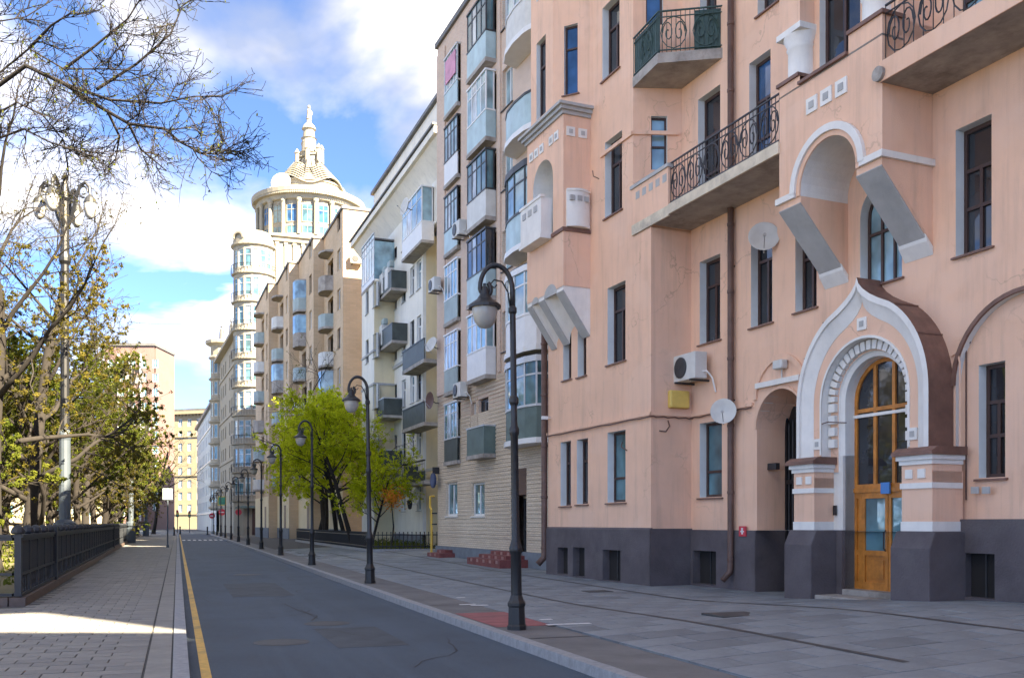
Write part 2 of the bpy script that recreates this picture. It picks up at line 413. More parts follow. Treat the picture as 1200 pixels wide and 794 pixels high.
def rectp(a0, a1, z0, z1): return [(a0, z0), (a1, z0), (a1, z1), (a0, z1)]
def archp(a0, a1, z0, zs, n=14, k=1.):
    c, r = (a0 + a1) / 2, (a1 - a0) / 2
    return [(a0, z0), (a1, z0)] + [(c + r * math.cos(math.pi * i / n), zs + r * k * math.sin(math.pi * i / n)) for i in range(n + 1)]
def inside(p, poly):
    x, y = p; r = False; n = len(poly)
    for i in range(n):
        (x0, y0), (x1, y1) = poly[i], poly[(i + 1) % n]
        if (y0 > y) != (y1 > y) and x < (x1 - x0) * (y - y0) / (y1 - y0) + x0: r = not r
    return r
def wall(P, outer, holes, d, depth, name, m, parent, rm=None, rname='reveal', edge=False):
    """a wall face with true openings, plus the reveals that line them"""
    pts, edges = [], []
    for poly in [outer] + holes:
        b = len(pts); n = len(poly); pts += [Vector(p) for p in poly]; edges += [(b + i, b + (i + 1) % n) for i in range(n)]
    v, e, f, *_ = delaunay_2d_cdt(pts, edges, [], 0, 1e-5)
    mb = MB(); fs = []; zlo = min(p[1] for p in outer)
    for t in f:
        if max(v[i].y for i in t) - zlo < .015: continue
        c = (sum(v[i].x for i in t) / len(t), sum(v[i].y for i in t) / len(t))
        if inside(c, outer) and not any(inside(c, h) for h in holes): fs.append(tuple(t))
    mb.add([P.pt(p.x, d, p.y) for p in v], fs)
    if edge:
        n = len(outer)
        mb.add([P.pt(a, d, z) for a, z in outer] + [P.pt(a, d + depth, z) for a, z in outer], [(i, (i + 1) % n, n + (i + 1) % n, n + i) for i in range(n)])
    o = mb.build(name, m, parent)
    if holes and depth:
        for h in holes:
            n = len(h); rb = MB()
            rb.add([P.pt(a, d, z) for a, z in h] + [P.pt(a, d + depth, z) for a, z in h], [(i, (i + 1) % n, n + (i + 1) % n, n + i) for i in range(n)])
            rb.build(rname, rm or m, parent)
    return o

def window(P, a0, a1, z0, z1, d, parent, rows=((0, .66, 2), (.66, 1, 1)), fm=None, gm=None, fw=.07, arch=0, sill=None, name='window', th=.06, sd=.12):
    """frame (one part) with a pane sub-part for each opening"""
    fm = fm or M_BROWNFR; gm = gm or G_DARK
    w, h = a1 - a0, z1 - z0
    mb = MB(); panes = []
    def clipz(a):
        if not arch: return z1
        c, r = (a0 + a1) / 2, w / 2
        return z1 - r * arch + r * arch * math.sqrt(max(0, 1 - ((a - c) / r) ** 2))
    if arch:
        poly = archp(a0, a1, z0, z1 - w / 2 * arch, 12, arch)
        c, r = (a0 + a1) / 2, w / 2
        inn = archp(a0 + fw, a1 - fw, z0 + fw, z1 - w / 2 * arch, 12, (r * arch - fw) / (r - fw))
        n = len(poly)
        mb.add([P.pt(a, d, z) for a, z in poly] + [P.pt(a, d, z) for a, z in inn] + [P.pt(a, d + th, z) for a, z in inn],
               [(i, (i + 1) % n, n + (i + 1) % n, n + i) for i in range(n)] + [(n + i, n + (i + 1) % n, 2 * n + (i + 1) % n, 2 * n + i) for i in range(n)])
    else:
        mb.box(P, a0, a0 + fw, d, d + th, z0, z1); mb.box(P, a1 - fw, a1, d, d + th, z0, z1)
        mb.box(P, a0 + fw, a1 - fw, d, d + th, z0, z0 + fw); mb.box(P, a0 + fw, a1 - fw, d, d + th, z1 - fw, z1)
    for ri, (f0, f1, nc) in enumerate(rows):
        zz0, zz1 = z0 + fw + f0 * (h - 2 * fw), z0 + fw + f1 * (h - 2 * fw)
        if ri: mb.box(P, a0 + fw, a1 - fw, d - .012, d + th, zz0 - fw * .45, zz0 + fw * .45)
        for k in range(nc):
            b0, b1 = a0 + fw + (w - 2 * fw) * k / nc, a0 + fw + (w - 2 * fw) * (k + 1) / nc
            if k: mb.box(P, b0 - fw * .45, b0 + fw * .45, d - .008, d + th - .003, zz0 + (fw * .45 if ri else 0), min(zz1 - fw * .4, clipz(b0) - fw * .5) if ri == len(rows) - 1 else zz1 - fw * .45)
            if arch and ri == len(rows) - 1:
                m = 6; top = [(b0 + (b1 - b0) * i / m, max(zz0 + .01, min(clipz(b0 + (b1 - b0) * i / m) - .01, zz1))) for i in range(m, -1, -1)]
                panes.append([(b0, zz0), (b1, zz0)] + top)
            else: panes.append(rectp(b0, b1, zz0, zz1))
    o = mb.build(name, fm, parent)
    for q in panes: MB().prism(P, q, d + th * .55, d + th * .75).build('pane', gm, o)
    if sill: MB().side(P, [(-.06, z0 - .06), (sd, z0 - .03), (sd, z0 - .005), (-.06, z0 - .022)], a0 - .06, a1 + .06).build('sill', sill, o)
    return o

def ring(P, c, zc, r0, r1, d0, d1, a0=0., a1=math.pi, n=18, legs=0.):
    """arched moulding between two radii, as an outline to push along d"""
    out = [(c + r1 * math.cos(a0 + (a1 - a0) * i / n), zc + r1 * math.sin(a0 + (a1 - a0) * i / n)) for i in range(n + 1)]
    inn = [(c + r0 * math.cos(a0 + (a1 - a0) * i / n), zc + r0 * math.sin(a0 + (a1 - a0) * i / n)) for i in range(n, -1, -1)]
    if legs: out = [(c + r1, zc - legs)] + out + [(c - r1, zc - legs)]; inn = [(c - r0, zc - legs)] + inn + [(c + r0, zc - legs)]
    mb = MB(); h = len(out); k = len(inn)
    assert h == k
    inn = inn[::-1]
    for i in range(h - 1):
        q = [out[i], out[i + 1], inn[i + 1], inn[i]]
        mb.add([P.pt(a, d0, z) for a, z in q] + [P.pt(a, d1, z) for a, z in q], [(3, 2, 1, 0), (4, 5, 6, 7), (0, 1, 5, 4), (2, 3, 7, 6)])
    return mb

def railing(P, a0, a1, d, z0, z1, step=.13, scroll=.9):
    mb = MB(); T = lambda a, z, dd=0: P.pt(a, d + dd, z)
    mb.box(P, a0, a1, d - .02, d + .02, z1 - .03, z1); mb.box(P, a0, a1, d - .015, d + .015, z0 + .06, z0 + .085); mb.box(P, a0, a1, d - .012, d + .012, z1 - .17, z1 - .15)
    n = max(2, int((a1 - a0) / step)); 
    for i in range(n + 1):
        a = a0 + (a1 - a0) * i / n
        mb.tube([T(a, z0), T(a, z1)], .009, 4, False)
    if scroll:
        m = max(1, int((a1 - a0) / scroll))
        for i in range(m):
            c = a0 + (a1 - a0) * (i + .5) / m; zc = (z0 + z1) / 2 - .03; r = (z1 - z0) * .24
            for sx_ in (-1, 1):
                mb.tube([T(c + sx_ * (r * .55 + r * (1 - .055 * k) * .55 * math.cos(k * .55)), zc + r * 1.2 * (1 - .055 * k) * math.sin(k * .55)) for k in range(16)], .016, 4, False)
            mb.tube([T(c + r * 1.25 * math.cos(k * .524), zc + r * 1.55 * math.sin(k * .524)) for k in range(13)], .014, 4, False)
    return mb

# ------------------------------------------------------------------ the setting: ground, road, pavements
def sheet(name, quads, m, parent=None, kind='structure'):
    mb = MB()
    for q in quads: mb.add(q, [(0, 1, 2, 3)])
    o = mb.build(name, m, parent)
    return tag(o, kind=kind) if kind else o
sheet('ground', [[(-1500, -600, -.2), (1500, -600, -.2), (1500, 2600, -.2), (-1500, 2600, -.2)]], M_STRIP)
road = sheet('road', [[(.12, -60, -.12), (4.38, -60, -.12), (4.38, 150, -.12), (.12, 150, -.12)], [(-20, 150, -.12), (9, 150, -.12), (9, 262, -.12), (-20, 262, -.12)]], M_ASPH)
def fx(y):                                              # line of the park fence
    return -2.9 - (y - 20.2) * .0155
sidewalk = sheet('sidewalk', [[(-14, -40, -.009), (-.05, -40, -.009), (-.05, 20.2, -.009), (-14, 20.2, -.009)], [(fx(20.2) , 20.2, -.009), (-.05, 20.2, -.009), (-.05, 140, -.009), (fx(140), 140, -.009)]], M_JOINT)
qs = []
ys = [-40, 0, 5] + [8 + i for i in range(44)] + [60, 90, 130, 160]
xs = [5.5, 6.5, 7.5, 8.5, 9.5, 11, 14, 18]
for j in range(len(ys) - 1):
    for i in range(len(xs) - 1):
        qs.append([(x, y, gz(x, y) - .009) for x, y in ((xs[i], ys[j]), (xs[i + 1], ys[j]), (xs[i + 1], ys[j + 1]), (xs[i], ys[j + 1]))])
pavement = sheet('pavement', qs, M_JOINT)
sheet('kerbside_strip', [[(4.55, -40, .0), (5.5, -40, 0), (5.5, 150, 0), (4.55, 150, 0)]], M_STRIP)
sheet('park_ground', [[(-120, 20.4, .08), (fx(20.4) - .2, 20.4, .08), (fx(150) - .2, 150, .08), (-120, 150, .08)]], M_SOIL)

# stones of the left sidewalk: the nearest as single pieces, the rest joined
def paver_mesh(w, l, m):
    b = MB(); c = .006
    b.add([(-w, -l, -.03), (w, -l, -.03), (w, l, -.03), (-w, l, -.03), (-w + c, -l + c, 0), (w - c, -l + c, 0), (w - c, l - c, 0), (-w + c, l - c, 0)],
          [(4, 5, 6, 7), (0, 1, 5, 4), (1, 2, 6, 5), (2, 3, 7, 6), (3, 0, 4, 7)])
    return b.build('paving_stone', m, mesh_only=True)
PW, PL_ = .197, .147
pms = [paver_mesh(PW, PL_, m) for m in M_PAVER]
stuffs = [MB() for _ in M_PAVER]
n_p = 0
for j in range(180):
    y = 8.2 + j * .3
    for i in range(16):
        x = -.55 - i * .4 + (.2 if j % 2 and i else 0)
        if x < fx(y) + .3 and y > 19.7: break
        yy = y; k = rnd.choice((0, 0, 1, 1, 2)); z = rnd.uniform(-.003, .003)
        D = x * SN + yy * CS; px = CX + F * (x * CS - yy * SN) / D; py = HZ + F * EH / D
        if n_p < 280 and py < 800 and px > -8:
            o = link('paving_stone', pms[k], sidewalk); o.location = (x, yy, z); n_p += 1
        else:
            c = .006
            stuffs[k].add([(x - PW, yy - PL_, -.03), (x + PW, yy - PL_, -.03), (x + PW, yy + PL_, -.03), (x - PW, yy + PL_, -.03), (x - PW + c, yy - PL_ + c, z), (x + PW - c, yy - PL_ + c, z), (x + PW - c, yy + PL_ - c, z), (x - PW + c, yy + PL_ - c, z)],
                          [(4, 5, 6, 7), (0, 1, 5, 4), (1, 2, 6, 5), (2, 3, 7, 6), (3, 0, 4, 7)])
for s_, m in zip(stuffs, M_PAVER): tag(s_.build('paving_stones', m, sidewalk), kind='stuff')
sheet('gutter_band', [[(-.33, 4, .0), (-.07, 4, .0), (-.07, 140, .0), (-.33, 140, .0)]], M_PAVER[0])
# far part of the sidewalk, too far to tell stones apart
sheet('far_paving', [[(fx(62) + .2, 62.2, -.004), (-.35, 62.2, -.004), (-.35, 140, -.004), (fx(140) + .2, 140, -.004)]], M_PAVER[1], sidewalk, kind=None)

# slabs of the right pavement
slms = []
for m in M_SLABS:
    b = MB(); w, l, c = .437, .297, .005
    b.add([(-w, -l, -.03), (w, -l, -.03), (w, l, -.03), (-w, l, -.03), (-w + c, -l + c, 0), (w - c, -l + c, 0), (w - c, l - c, 0), (-w + c, l - c, 0)],
          [(4, 5, 6, 7), (0, 1, 5, 4), (1, 2, 6, 5), (2, 3, 7, 6), (3, 0, 4, 7)])
    slms.append(b.build('paving_slab', m, mesh_only=True))
stuffs = [MB() for _ in M_SLABS]; n_p = 0
for j in range(86):
    y = 6.1 + j * .604
    for i in range(11):
        hf = j % 2 and i == 0
        x = 5.502 + .221 if hf else 5.502 + (i + .5) * .884 - (.442 if j % 2 else 0)
        k = rnd.choice((0, 0, 1, 1, 2))
        if x > 14.2 or (y > 27.5 and x > 12.6): continue
        D = x * SN + y * CS; px = CX + F * (x * CS - y * SN) / D
        z = gz(x, y) + rnd.uniform(-.002, .002)
        gx, gy = (gz(x + .4, y) - gz(x - .4, y)) / .8, (gz(x, y + .3) - gz(x, y - .3)) / .6
        if n_p < 295 and px < 1240 and D > 8.5:
            o = link('paving_slab', slms[k], pavement); o.location = (x, y, z); o.rotation_euler = (math.atan(gy), -math.atan(gx), 0); o.scale = (.494 if hf else 1, 1, 1); n_p += 1
        else:
            w, l = (.216 if hf else .437), .297
            stuffs[k].add([(x + a, y + b, z + a * gx + b * gy + q) for q in (-.03, 0) for a, b in ((-w, -l), (w, -l), (w, l), (-w, l))], [(4, 5, 6, 7), (0, 1, 5, 4), (1, 2, 6, 5), (2, 3, 7, 6), (3, 0, 4, 7)])
for s_, m in zip(stuffs, M_SLABS): tag(s_.build('paving_slabs', m, pavement), kind='stuff')

# kerbs, one stone after another
def kerb(name, x0, x1, ln, y0, n):
    k = tag(MB().box(W0, x0 + .01, x1 - .01, y0, y0 + n * ln, -.3, -.03).build(name, M_JOINT), kind='structure')
    me = MB().box(W0, 0, x1 - x0, .004, ln - .004, -.2, 0)
    me = me.build('kerb_stone', M_GRANITE, mesh_only=True)
    for i in range(n):
        o = link('kerb_stone', me, k); o.location = (x0, y0 + i * ln, .006 + rnd.uniform(-.003, .003))
    return k
kerb('left_kerb', -.05, .12, 1.2, 7.5, 108)
kerb('right_kerb', 4.37, 4.55, 1.5, 6.6, 88)
# paint on the road
def strip(name, x0, x1, y0, y1, z, m, parent=None): return MB().box(W0, x0, x1, y0, y1, z - .003, z).build(name, m, parent)
strip('yellow_line', .25, .36, 6, 150, -.116, M_YELLOW, road)
for i in range(8): strip('crossing_stripe', .45 + i * .5, .72 + i * .5, 96, 100, -.116, M_WHITEPAINT, road)
M_CRACK = mat('road_crack_fill', (.022, .023, .026), .7, .2)
M_PATCH = mat('road_patch', (.070, .083, .095), .85, .25, 2, .4, 90)
M_IRONLID = mat('iron_cover', (.05, .052, .055), .6, .3, 8)
def crack(pts):
    mb = MB()
    for i in range(len(pts) - 1):
        p, q = Vector(pts[i]), Vector(pts[i + 1]); n_ = (q - p).orthogonal().normalized() * rnd.uniform(.006, .016)
        mb.add([(*(p - n_), -.1165), (*(q - n_), -.1165), (*(q + n_), -.1165), (*(p + n_), -.1165)], [(0, 1, 2, 3)])
    mb.build('crack', M_CRACK, road)
for c in (((333, 707), (352, 716), (372, 721), (365, 727)), ((334, 716), (352, 714), (372, 724)), ((276, 674), (300, 676), (318, 673)), ((232, 648), (256, 649), (285, 648)), ((222, 703), (238, 701), (246, 705)), ((300, 720), (330, 718))):
    crack([gpt(*p, -.12).xy for p in c])
for k in range(14):
    x, y = rnd.uniform(.6, 4.0), rnd.uniform(9, 42); a_ = rnd.choice((0, 1.57, rnd.uniform(0, 3.1))); q = [(x, y)]
    for i in range(rnd.randint(6, 14)):
        a_ += rnd.uniform(-.5, .5); x += math.cos(a_) * .16; y += math.sin(a_) * .3
        if .45 < x < 4.1: q.append((x, y))
    if len(q) > 3: crack(q)
for px, py, r in ((330, 752, .34), (383, 730, .33), (290, 673, .4)):
    p = gpt(px, py, -.12)
    MB().lathe((p.x, p.y, -.12), [(r + .06, .001), (r + .055, .005), (r, .005), (r - .012, .002), (r - .03, .006), (.001, .006)], 24).build('manhole_cover', M_IRONLID, road)
for px, py, w, l in ((300, 690, .7, 5), (420, 745, .5, 2.5)):
    p = gpt(px, py, -.12); strip('tar_patch', p.x - w, p.x + w, p.y - l / 2, p.y + l / 2, -.1175, M_PATCH, road)
# red tactile field, broken white marks and dark seams on the right pavement
p = gpt(583, 721)
strip('red_paving', 4.6, 5.95, 13.6, 15.9, .006, M_REDPAINT, pavement)
for px, py, w in ((540, 700, .09), (548, 708, .16), (560, 709, .14), (566, 709, .1), (655, 733, .2), (672, 733, .16), (685, 733, .1), (640, 727, .1)):
    p = gpt(px, py); strip('white_mark', p.x - w, p.x + w, p.y - .05, p.y + .06, .009 + gz(p.x, p.y), M_WHITEPAINT, pavement)
mb = MB()
for y in (12.1, 17.6):
    mb.add([(4.57, y, .004), (5.5, y, .004), (5.5, y + .05, .004), (4.57, y + .05, .004)], [(0, 1, 2, 3)])
mb.build('seam', M_CRACK, pavement)
for x in (7.26, 9.9):
    mb = MB()
    for j in range(40):
        y = 8 + j
        mb.add([(x, y, gz(x, y) + .005), (x + .1, y, gz(x + .1, y) + .005), (x + .1, y + 1, gz(x + .1, y + 1) + .005), (x, y + 1, gz(x, y + 1) + .005)], [(0, 1, 2, 3)])
    mb.build('drain_seam', M_IRONLID, pavement)
for px, py, r in ((700, 690, .3), (860, 726, .4)):
    p = gpt(px, py, .05)
    MB().box(W0, p.x - r, p.x + r, p.y - r * .8, p.y + r * .8, gz(p.x, p.y) - .03, gz(p.x, p.y) + .012).build('cover_plate', M_IRONLID, pavement)

# ------------------------------------------------------------------ pink building
def bld(name, label, x, y, vp):
    r = ray(vp)
    return thing(name, label, 'building', (x, y, 0), math.atan2(-r[1], -r[0]))
pink = bld('apartment_building', 'pink stuccoed apartment building with a pointed-arch portal and wooden door', 10.9, 27.2, 130)
RC, H1 = 1.2, 23.5
A = Pl(pink); B_ = Pl(pink, (0, RC), (1, RC))
sA, sU = 6.05, 5.17
END = 35.3
def place(P, rects, depth, **kw):
    """windows from openings; returns the openings for the wall"""
    hs = []
    for q in rects:
        a0, a1, z0, z1 = q[:4]; k = dict(kw); k.update(q[4] if len(q) > 4 else {})
        ar = k.pop('arch', 0)
        hs.append(archp(a0, a1, z0, z1 - (a1 - a0) / 2 * ar, 12, ar) if ar else rectp(a0, a1, z0, z1))
        if k.pop('blank', 0): continue
        window(P, a0, a1, z0, z1, depth - .07, pink if 'parent' not in k else k.pop('parent'), arch=ar, **k)
    return hs
ONE = ((0, .68, 1), (.68, 1, 1)); TWO = ((0, .70, 2), (.70, 1, 1)); MIX = ((0, .36, 2), (.36, .68, 2), (.68, 1, 1))
gw = dict(gm=G_TEAL, rows=((0, .33, 1), (.33, 1, 1)), sill=M_METALBROWN)
aw = [A.rect(657, 669, 517, 592) + (dict(gm=G_DARK, rows=ONE),), A.rect(676, 689, 514, 590) + (dict(gm=G_DARK, rows=ONE),), A.rect(712, 733, 505, 588) + (gw,),
      A.rect(660, 669.5, 388, 444) + (dict(rows=ONE),), A.rect(677, 687, 385, 440) + (dict(rows=ONE),), A.rect(712, 733, 333, 424) + (dict(rows=TWO),),
      A.rect(709, 729, 160, 250) + (dict(rows=TWO),), A.rect(706, 726, 0, 87) + (dict(rows=TWO),), (3.9, 4.66, 17.6, 19.8, dict(rows=TWO))]
hs = place(A, aw, .27, sill=M_METALBROWN)
wall(A, [(-.02, 1.42), (sA, 1.42), (sA, 9.1), (sU, 9.1), (sU, H1), (-.02, H1)], hs, 0, .27, 'wall', M_PINK, pink, M_REVEAL)
cel = [A.rect(655, 667, 641, 672), A.rect(673, 687, 641, 675), A.rect(708, 729, 644, 680)]
def cellar(P, rects, outer, d):
    hh = [rectp(*q) for q in rects]
    wall(P, outer, hh, d, .3, 'plinth', M_PLINTH, pink, M_PLINTH)
    for a0, a1, z0, z1 in rects:
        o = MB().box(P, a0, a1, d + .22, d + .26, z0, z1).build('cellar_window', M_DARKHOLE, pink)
        MB().box(P, (a0 + a1) / 2 - .02, (a0 + a1) / 2 + .02, d + .19, d + .22, z0, z1).build('bar', M_DKFRAME, o)
cellar(A, cel, rectp(-.06, sA + .05, -.3, 1.42), -.05)
MB().side(A, [(-.05, 1.42), (.0, 1.47), (.05, 1.42)], -.06, sA + .05).build('plinth_cap', M_PLINTH, pink)
# return wall beside the recess, and the splayed upper corner
Rt = Pl(pink, (sA, 0), (sA, RC))
wall(Rt, rectp(0, RC, 1.42, 9.1), [], 0, 0, 'return_wall', M_PINK, pink)
MB().box(Rt, -.05, RC, -.05, .0, -.3, 1.45).build('return_plinth', M_PLINTH, pink)
S8 = B_.pix(799, 200)[0]
Ch = Pl(pink, (sU, 0), (S8, RC))
cw = [Ch.rect(763, 782, 136, 199) + (dict(gm=G_SKY, rows=((0, .45, 1), (.45, 1, 1)), fw=.05),), Ch.rect(757, 777, -40, 29) + (dict(gm=G_BLUE, rows=ONE, fw=.05),)]
hs = place(Ch, cw, .2)
wall(Ch, rectp(0, Ch.len, 9.1, H1), hs, 0, .2, 'corner_wall', M_PINK, pink, M_REVEAL)
MB().plan([(sU, 0), (sA, 0), (sA, RC), (S8, RC)], 9.06, 9.12).build('corner_soffit', M_PINK, pink)
# ledge over the corner window
MB().box(Ch, -.02, Ch.len - .1, -.06, .0, 11.72, 11.82).box(A, 3.45, sU, -.06, 0, 11.72, 11.82).build('ledge', M_PINK, pink)
# recessed wall with its windows, the passage and the blind arch
pa0, pa1 = B_.pix(887, 560)[0], B_.pix(887, 560)[0] + 1.65
pz = 4.59 - (pa1 - pa0) / 2
bw = [B_.rect(820, 846, 494, 582) + (gw,), B_.rect(820, 844, 302, 400) + (dict(rows=TWO),), B_.rect(880, 905, 268, 380) + (dict(rows=TWO),),
      B_.rect(932, 957, 272, 362) + (dict(rows=TWO),), B_.rect(818, 844, 108, 240) + (dict(rows=((0, .3, 1), (.3, .66, 2), (.66, 1, 1)), sill=None),), B_.rect(878, 903, 66, 200) + (dict(gm=G_BLUE, rows=((0, .3, 1), (.3, .66, 2), (.66, 1, 1)), sill=None),),
      B_.rect(1120, 1162, 143, 294) + (dict(rows=MIX),), B_.rect(1008, 1057, 214, 331) + (dict(arch=1, gm=G_SKY, rows=((0, .55, 3), (.55, 1, 3)), fw=.06),),
      (6.45, 7.15, 13.6, 15.9, dict(rows=TWO, sill=None)), (8.75, 9.55, 13.3, 15.4, dict(rows=TWO)), (16.4, 17.5, 5.8, 8.1, dict(rows=MIX)), (18.4, 19.3, 5.8, 8.1, dict(rows=MIX))]
hs = place(B_, bw, .27, sill=M_METALBROWN)
NC = B_.pix(1120, 440)[0]
ni0, ni1 = NC, NC + 2.75
niche = archp(ni0, ni1, 1.42, 4.02, 20)
dr0, dr1 = 11.71, 13.33
wall(B_, [(S8 - .3, 1.42), (pa0, 1.42), (END, 1.42), (END, H1), (S8 - .3, H1)], hs + [archp(pa0, pa1, 1.43, pz)] + [archp(ni0, ni1, 1.43, 4.02, 20), archp(dr0, dr1, 1.43, 4.0, 14)], 0, .27, 'recessed_wall', M_PINK, pink, M_REVEAL)
# the niche is shallow: its own back wall stands 12 cm behind the facade, the lining closes the step
Nb = Pl(pink, (0, RC + .12), (1, RC + .12))
nw = [Nb.rect(1147, 1178, 425, 559) + (dict(rows=MIX, sill=M_METALBROWN),)]
hs = place(Nb, nw, .25)
wall(Nb, rectp(ni0 - .05, ni1 + .05, 1.42, 5.5), hs, 0, .25, 'niche_wall', M_PINK, pink, M_REVEAL)
for a0, a1, z0, zs, n in ((ni0, ni1, 1.43, 4.02, 20), (pa0, pa1, 1.43, pz, 12)):
    poly = archp(a0 - .004 if a0 > 14 else a0 + .004, a1 - .004, z0, zs, n); poly = poly[1:] + poly[:1]; k = len(poly)
    dd = .13 if a0 > 14 else 1.0
    MB().add([B_.pt(a, -.002, z) for a, z in poly] + [B_.pt(a, dd, z) for a, z in poly], [(i, i + 1, k + i + 1, k + i) for i in range(k - 1)]).build('arch_lining', M_PINK, pink)
ring(B_, (ni0 + ni1) / 2, 4.02, (ni1 - ni0) / 2, (ni1 - ni0) / 2 + .07, -.05, .0, n=24).build('niche_moulding', M_METALBROWN, pink)
# plinth of the recessed wall
pq = B_.rect(814, 841, 645, 684); pq2 = B_.rect(1130, 1168, 648, 700)
cellar(B_, [pq], [(sA, -.3), (pa0, -.3), (pa0, 1.42), (sA, 1.42)], -.05)
cellar(B_, [pq2], [(14.2, -.3), (END, -.3), (END, 1.66), (14.2, 1.66)], -.05)
MB().box(B_, 14.25, 14.25 + 1.9, -.4, -.05, -.1, .22).build('area_kerb', M_PLINTH, pink)
# passage: jambs, vault, black gate, yard beyond
ps = MB()
ps.box(B_, pa0 - .4, pa0, .03, .9, -.3, pz + .5); ps.build('passage_jamb', M_PINK, pink)
MB().box(B_, pa0 - .02, pa0 + .012, -.05, .92, -.3, 1.42).build('passage_plinth', M_PLINTH, pink)
MB().box(B_, pa1 - .02, pa1 + .3, .03, .9, -.3, pz + .4).build('passage_jamb', M_PINK, pink)
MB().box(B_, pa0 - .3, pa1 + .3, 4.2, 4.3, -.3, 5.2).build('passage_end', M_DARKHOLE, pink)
gate = MB().box(B_, pa0, pa0 + .06, .8, .86, 0, 4.2).box(B_, pa1 - .06, pa1, .8, .86, 0, 4.2).box(B_, pa0 + .06, pa1 - .06, .8, .86, 2.5, 2.6).box(B_, pa0 + .06, pa1 - .06, .8, .86, .1, .2).build('gate', M_GATE, pink)
for i in range(11): MB().tube([B_.pt(pa0 + .12 + i * .135, .83, .2), B_.pt(pa0 + .12 + i * .135, .83, 4.3 - abs(i - 5) * .08)], .018, 5).build('bar', M_GATE, gate)
MB().box(B_, pa0, pa0 + .62, .88, .90, 0, 4.3).build('gate_sheet', M_GATE, gate)
# string course with cable along the ground floor
sc = MB()
zc = 4.36
for P, a0, a1 in ((A, -.02, sA + .06), (Rt, -.06, RC), (B_, sA + .06, pa0 - .12)): sc.box(P, a0, a1, -.06, 0, zc - .05, zc + .03)
sc.build('string_course', M_PINK, pink)
cb = MB()
for P, a0, a1 in ((A, -.02, sA + .09), (Rt, -.1, RC), (B_, sA + .06, pa0 - .1)):
    cb.tube([P.pt(a0 + (a1 - a0) * i / 12, -.08, zc - .09 + .015 * math.sin(i * 2.1)) for i in range(13)], .016, 5)
cb.tube([A.pt(.1, -.07, 6.1), A.pt(.1, -.07, zc - .1)], .014, 4)
cb.build('cable', M_PIPE, pink)
# blind arch and shelf over the passage
pc = (pa0 + pa1) / 2; pr = (pa1 - pa0) / 2
ring(B_, pc, pz + .67, pr - .02, pr + .1, -.05, 0, n=18).build('arch_moulding', M_PINK, pink)
ring(B_, pc, pz, pr, pr + .06, -.035, 0, n=18).build('passage_moulding', M_PINK, pink)
MB().box(B_, pa0 + .05, pa1 - .1, -.10, 0, 4.68, 4.80).build('shelf', M_TRIM, pink)
# bay on brackets over the narrow windows (left)
def bracket(P, a0, a1, d0, zt, zf, parent, cheek):
    o = MB().side(P, [(d0, zt), (d0, zt - .12), (0, zf), (0, zt)], a0 + .002, a1 - .002).build('bracket_cheek', cheek, parent)
    k = (zt - .12 - zf) / -d0; L = math.hypot(1, k)
    nx, nz = -k / L * .035, -1 / L * .035
    MB().side(P, [(d0, zt - .12), (d0 + nx, zt - .12 + nz), (0 + nx, zf + nz), (0, zf)], a0, a1).build('bracket_face', M_GREYCON, o, bevel=.012)
    return o
bd = -.85
b0, b1, bz0, bz1 = .28, 2.78, 8.25, 13.15
BF = Pl(pink, (0, bd), (1, bd))
ah = archp(.72, 2.1, 9.95, 11.55, 16, 1.0)
wall(BF, [(b0, bz0), (b1, bz0), (b1, bz1), (b0, bz1)], [ah], 0, .84, 'bay_front', M_PINK, pink, M_TRIM, 'bay_niche')
BS = Pl(pink, (b1, bd), (b1, 0))
sh = rectp(.03, .24, 10.0, 11.0)
wall(BS, rectp(0, -bd, bz0, bz1), [], 0, 0, 'bay_side', M_PINK, pink)
BL = Pl(pink, (b0, 0), (b0, bd))
wall(BL, rectp(0, -bd, bz0, bz1), [], 0, 0, 'bay_side', M_PINK, pink)
MB().box(BF, .7, 2.12, .8, .84, 9.9, 12.3).build('bay_niche_back', M_TRIM, pink)
MB().box(BF, 1.5, 2.0, .76, .8, 9.95, 11.6).build('bay_door', M_BROWNFR, pink)
# balcony parapets of the bay: front and curved side
fp = MB().box(BF, .55, 2.0, -.34, -.26, 9.9, 10.95).box(BF, .5, 2.05, -.38, 0, 9.78, 9.9).box(BF, .52, 2.03, -.37, -.23, 10.95, 11.03).box(BF, .55, .63, -.26, 0, 9.9, 10.95).box(BF, 1.92, 2.0, -.26, 0, 9.9, 10.95)
bal = fp.build('balcony', M_TRIM, pink)
for k in range(3): MB().box(BF, .72 + k * .4, .95 + k * .4, -.36, -.34, 10.62, 10.80).build('ornament', M_GREYCON, bal)
cs = MB(); c0 = Vector(BS.pt(.44, 0, 0)); 
poly = [(.08 + .72 * i / 10, -.17 * math.sin(math.pi * (i + .8) / 11.6) - .02) for i in range(11)]
pts = [(.08, 0)] + poly + [(.80, 0)]
for z0, z1, ex in ((10.0, 10.92, 0), (9.92, 10.0, .03), (10.92, 10.98, .03)):
    cs.plan([BS.pt(a, d - (ex if 0 < i < len(pts) - 1 else 0), 0)[:2] for i, (a, d) in enumerate(pts)], z0, z1)
sp = cs.build('parapet', M_TRIM, pink)
for a in (.2, .42, .64): MB().box(BS, a - .07, a + .07, -.215 if a == .42 else -.19, -.13, 10.64, 10.78).build('ornament', M_GREYCON, sp)
MB().box(BS, 0, .9, -.05, 0, 9.8, 9.9).box(BF, 2.05, b1 + .05, -.05, 0, 9.8, 9.9).build('bay_band', M_METALBROWN, pink)
MB().box(BS, -.012, .1, .0, .02, 10.0, 11.0)
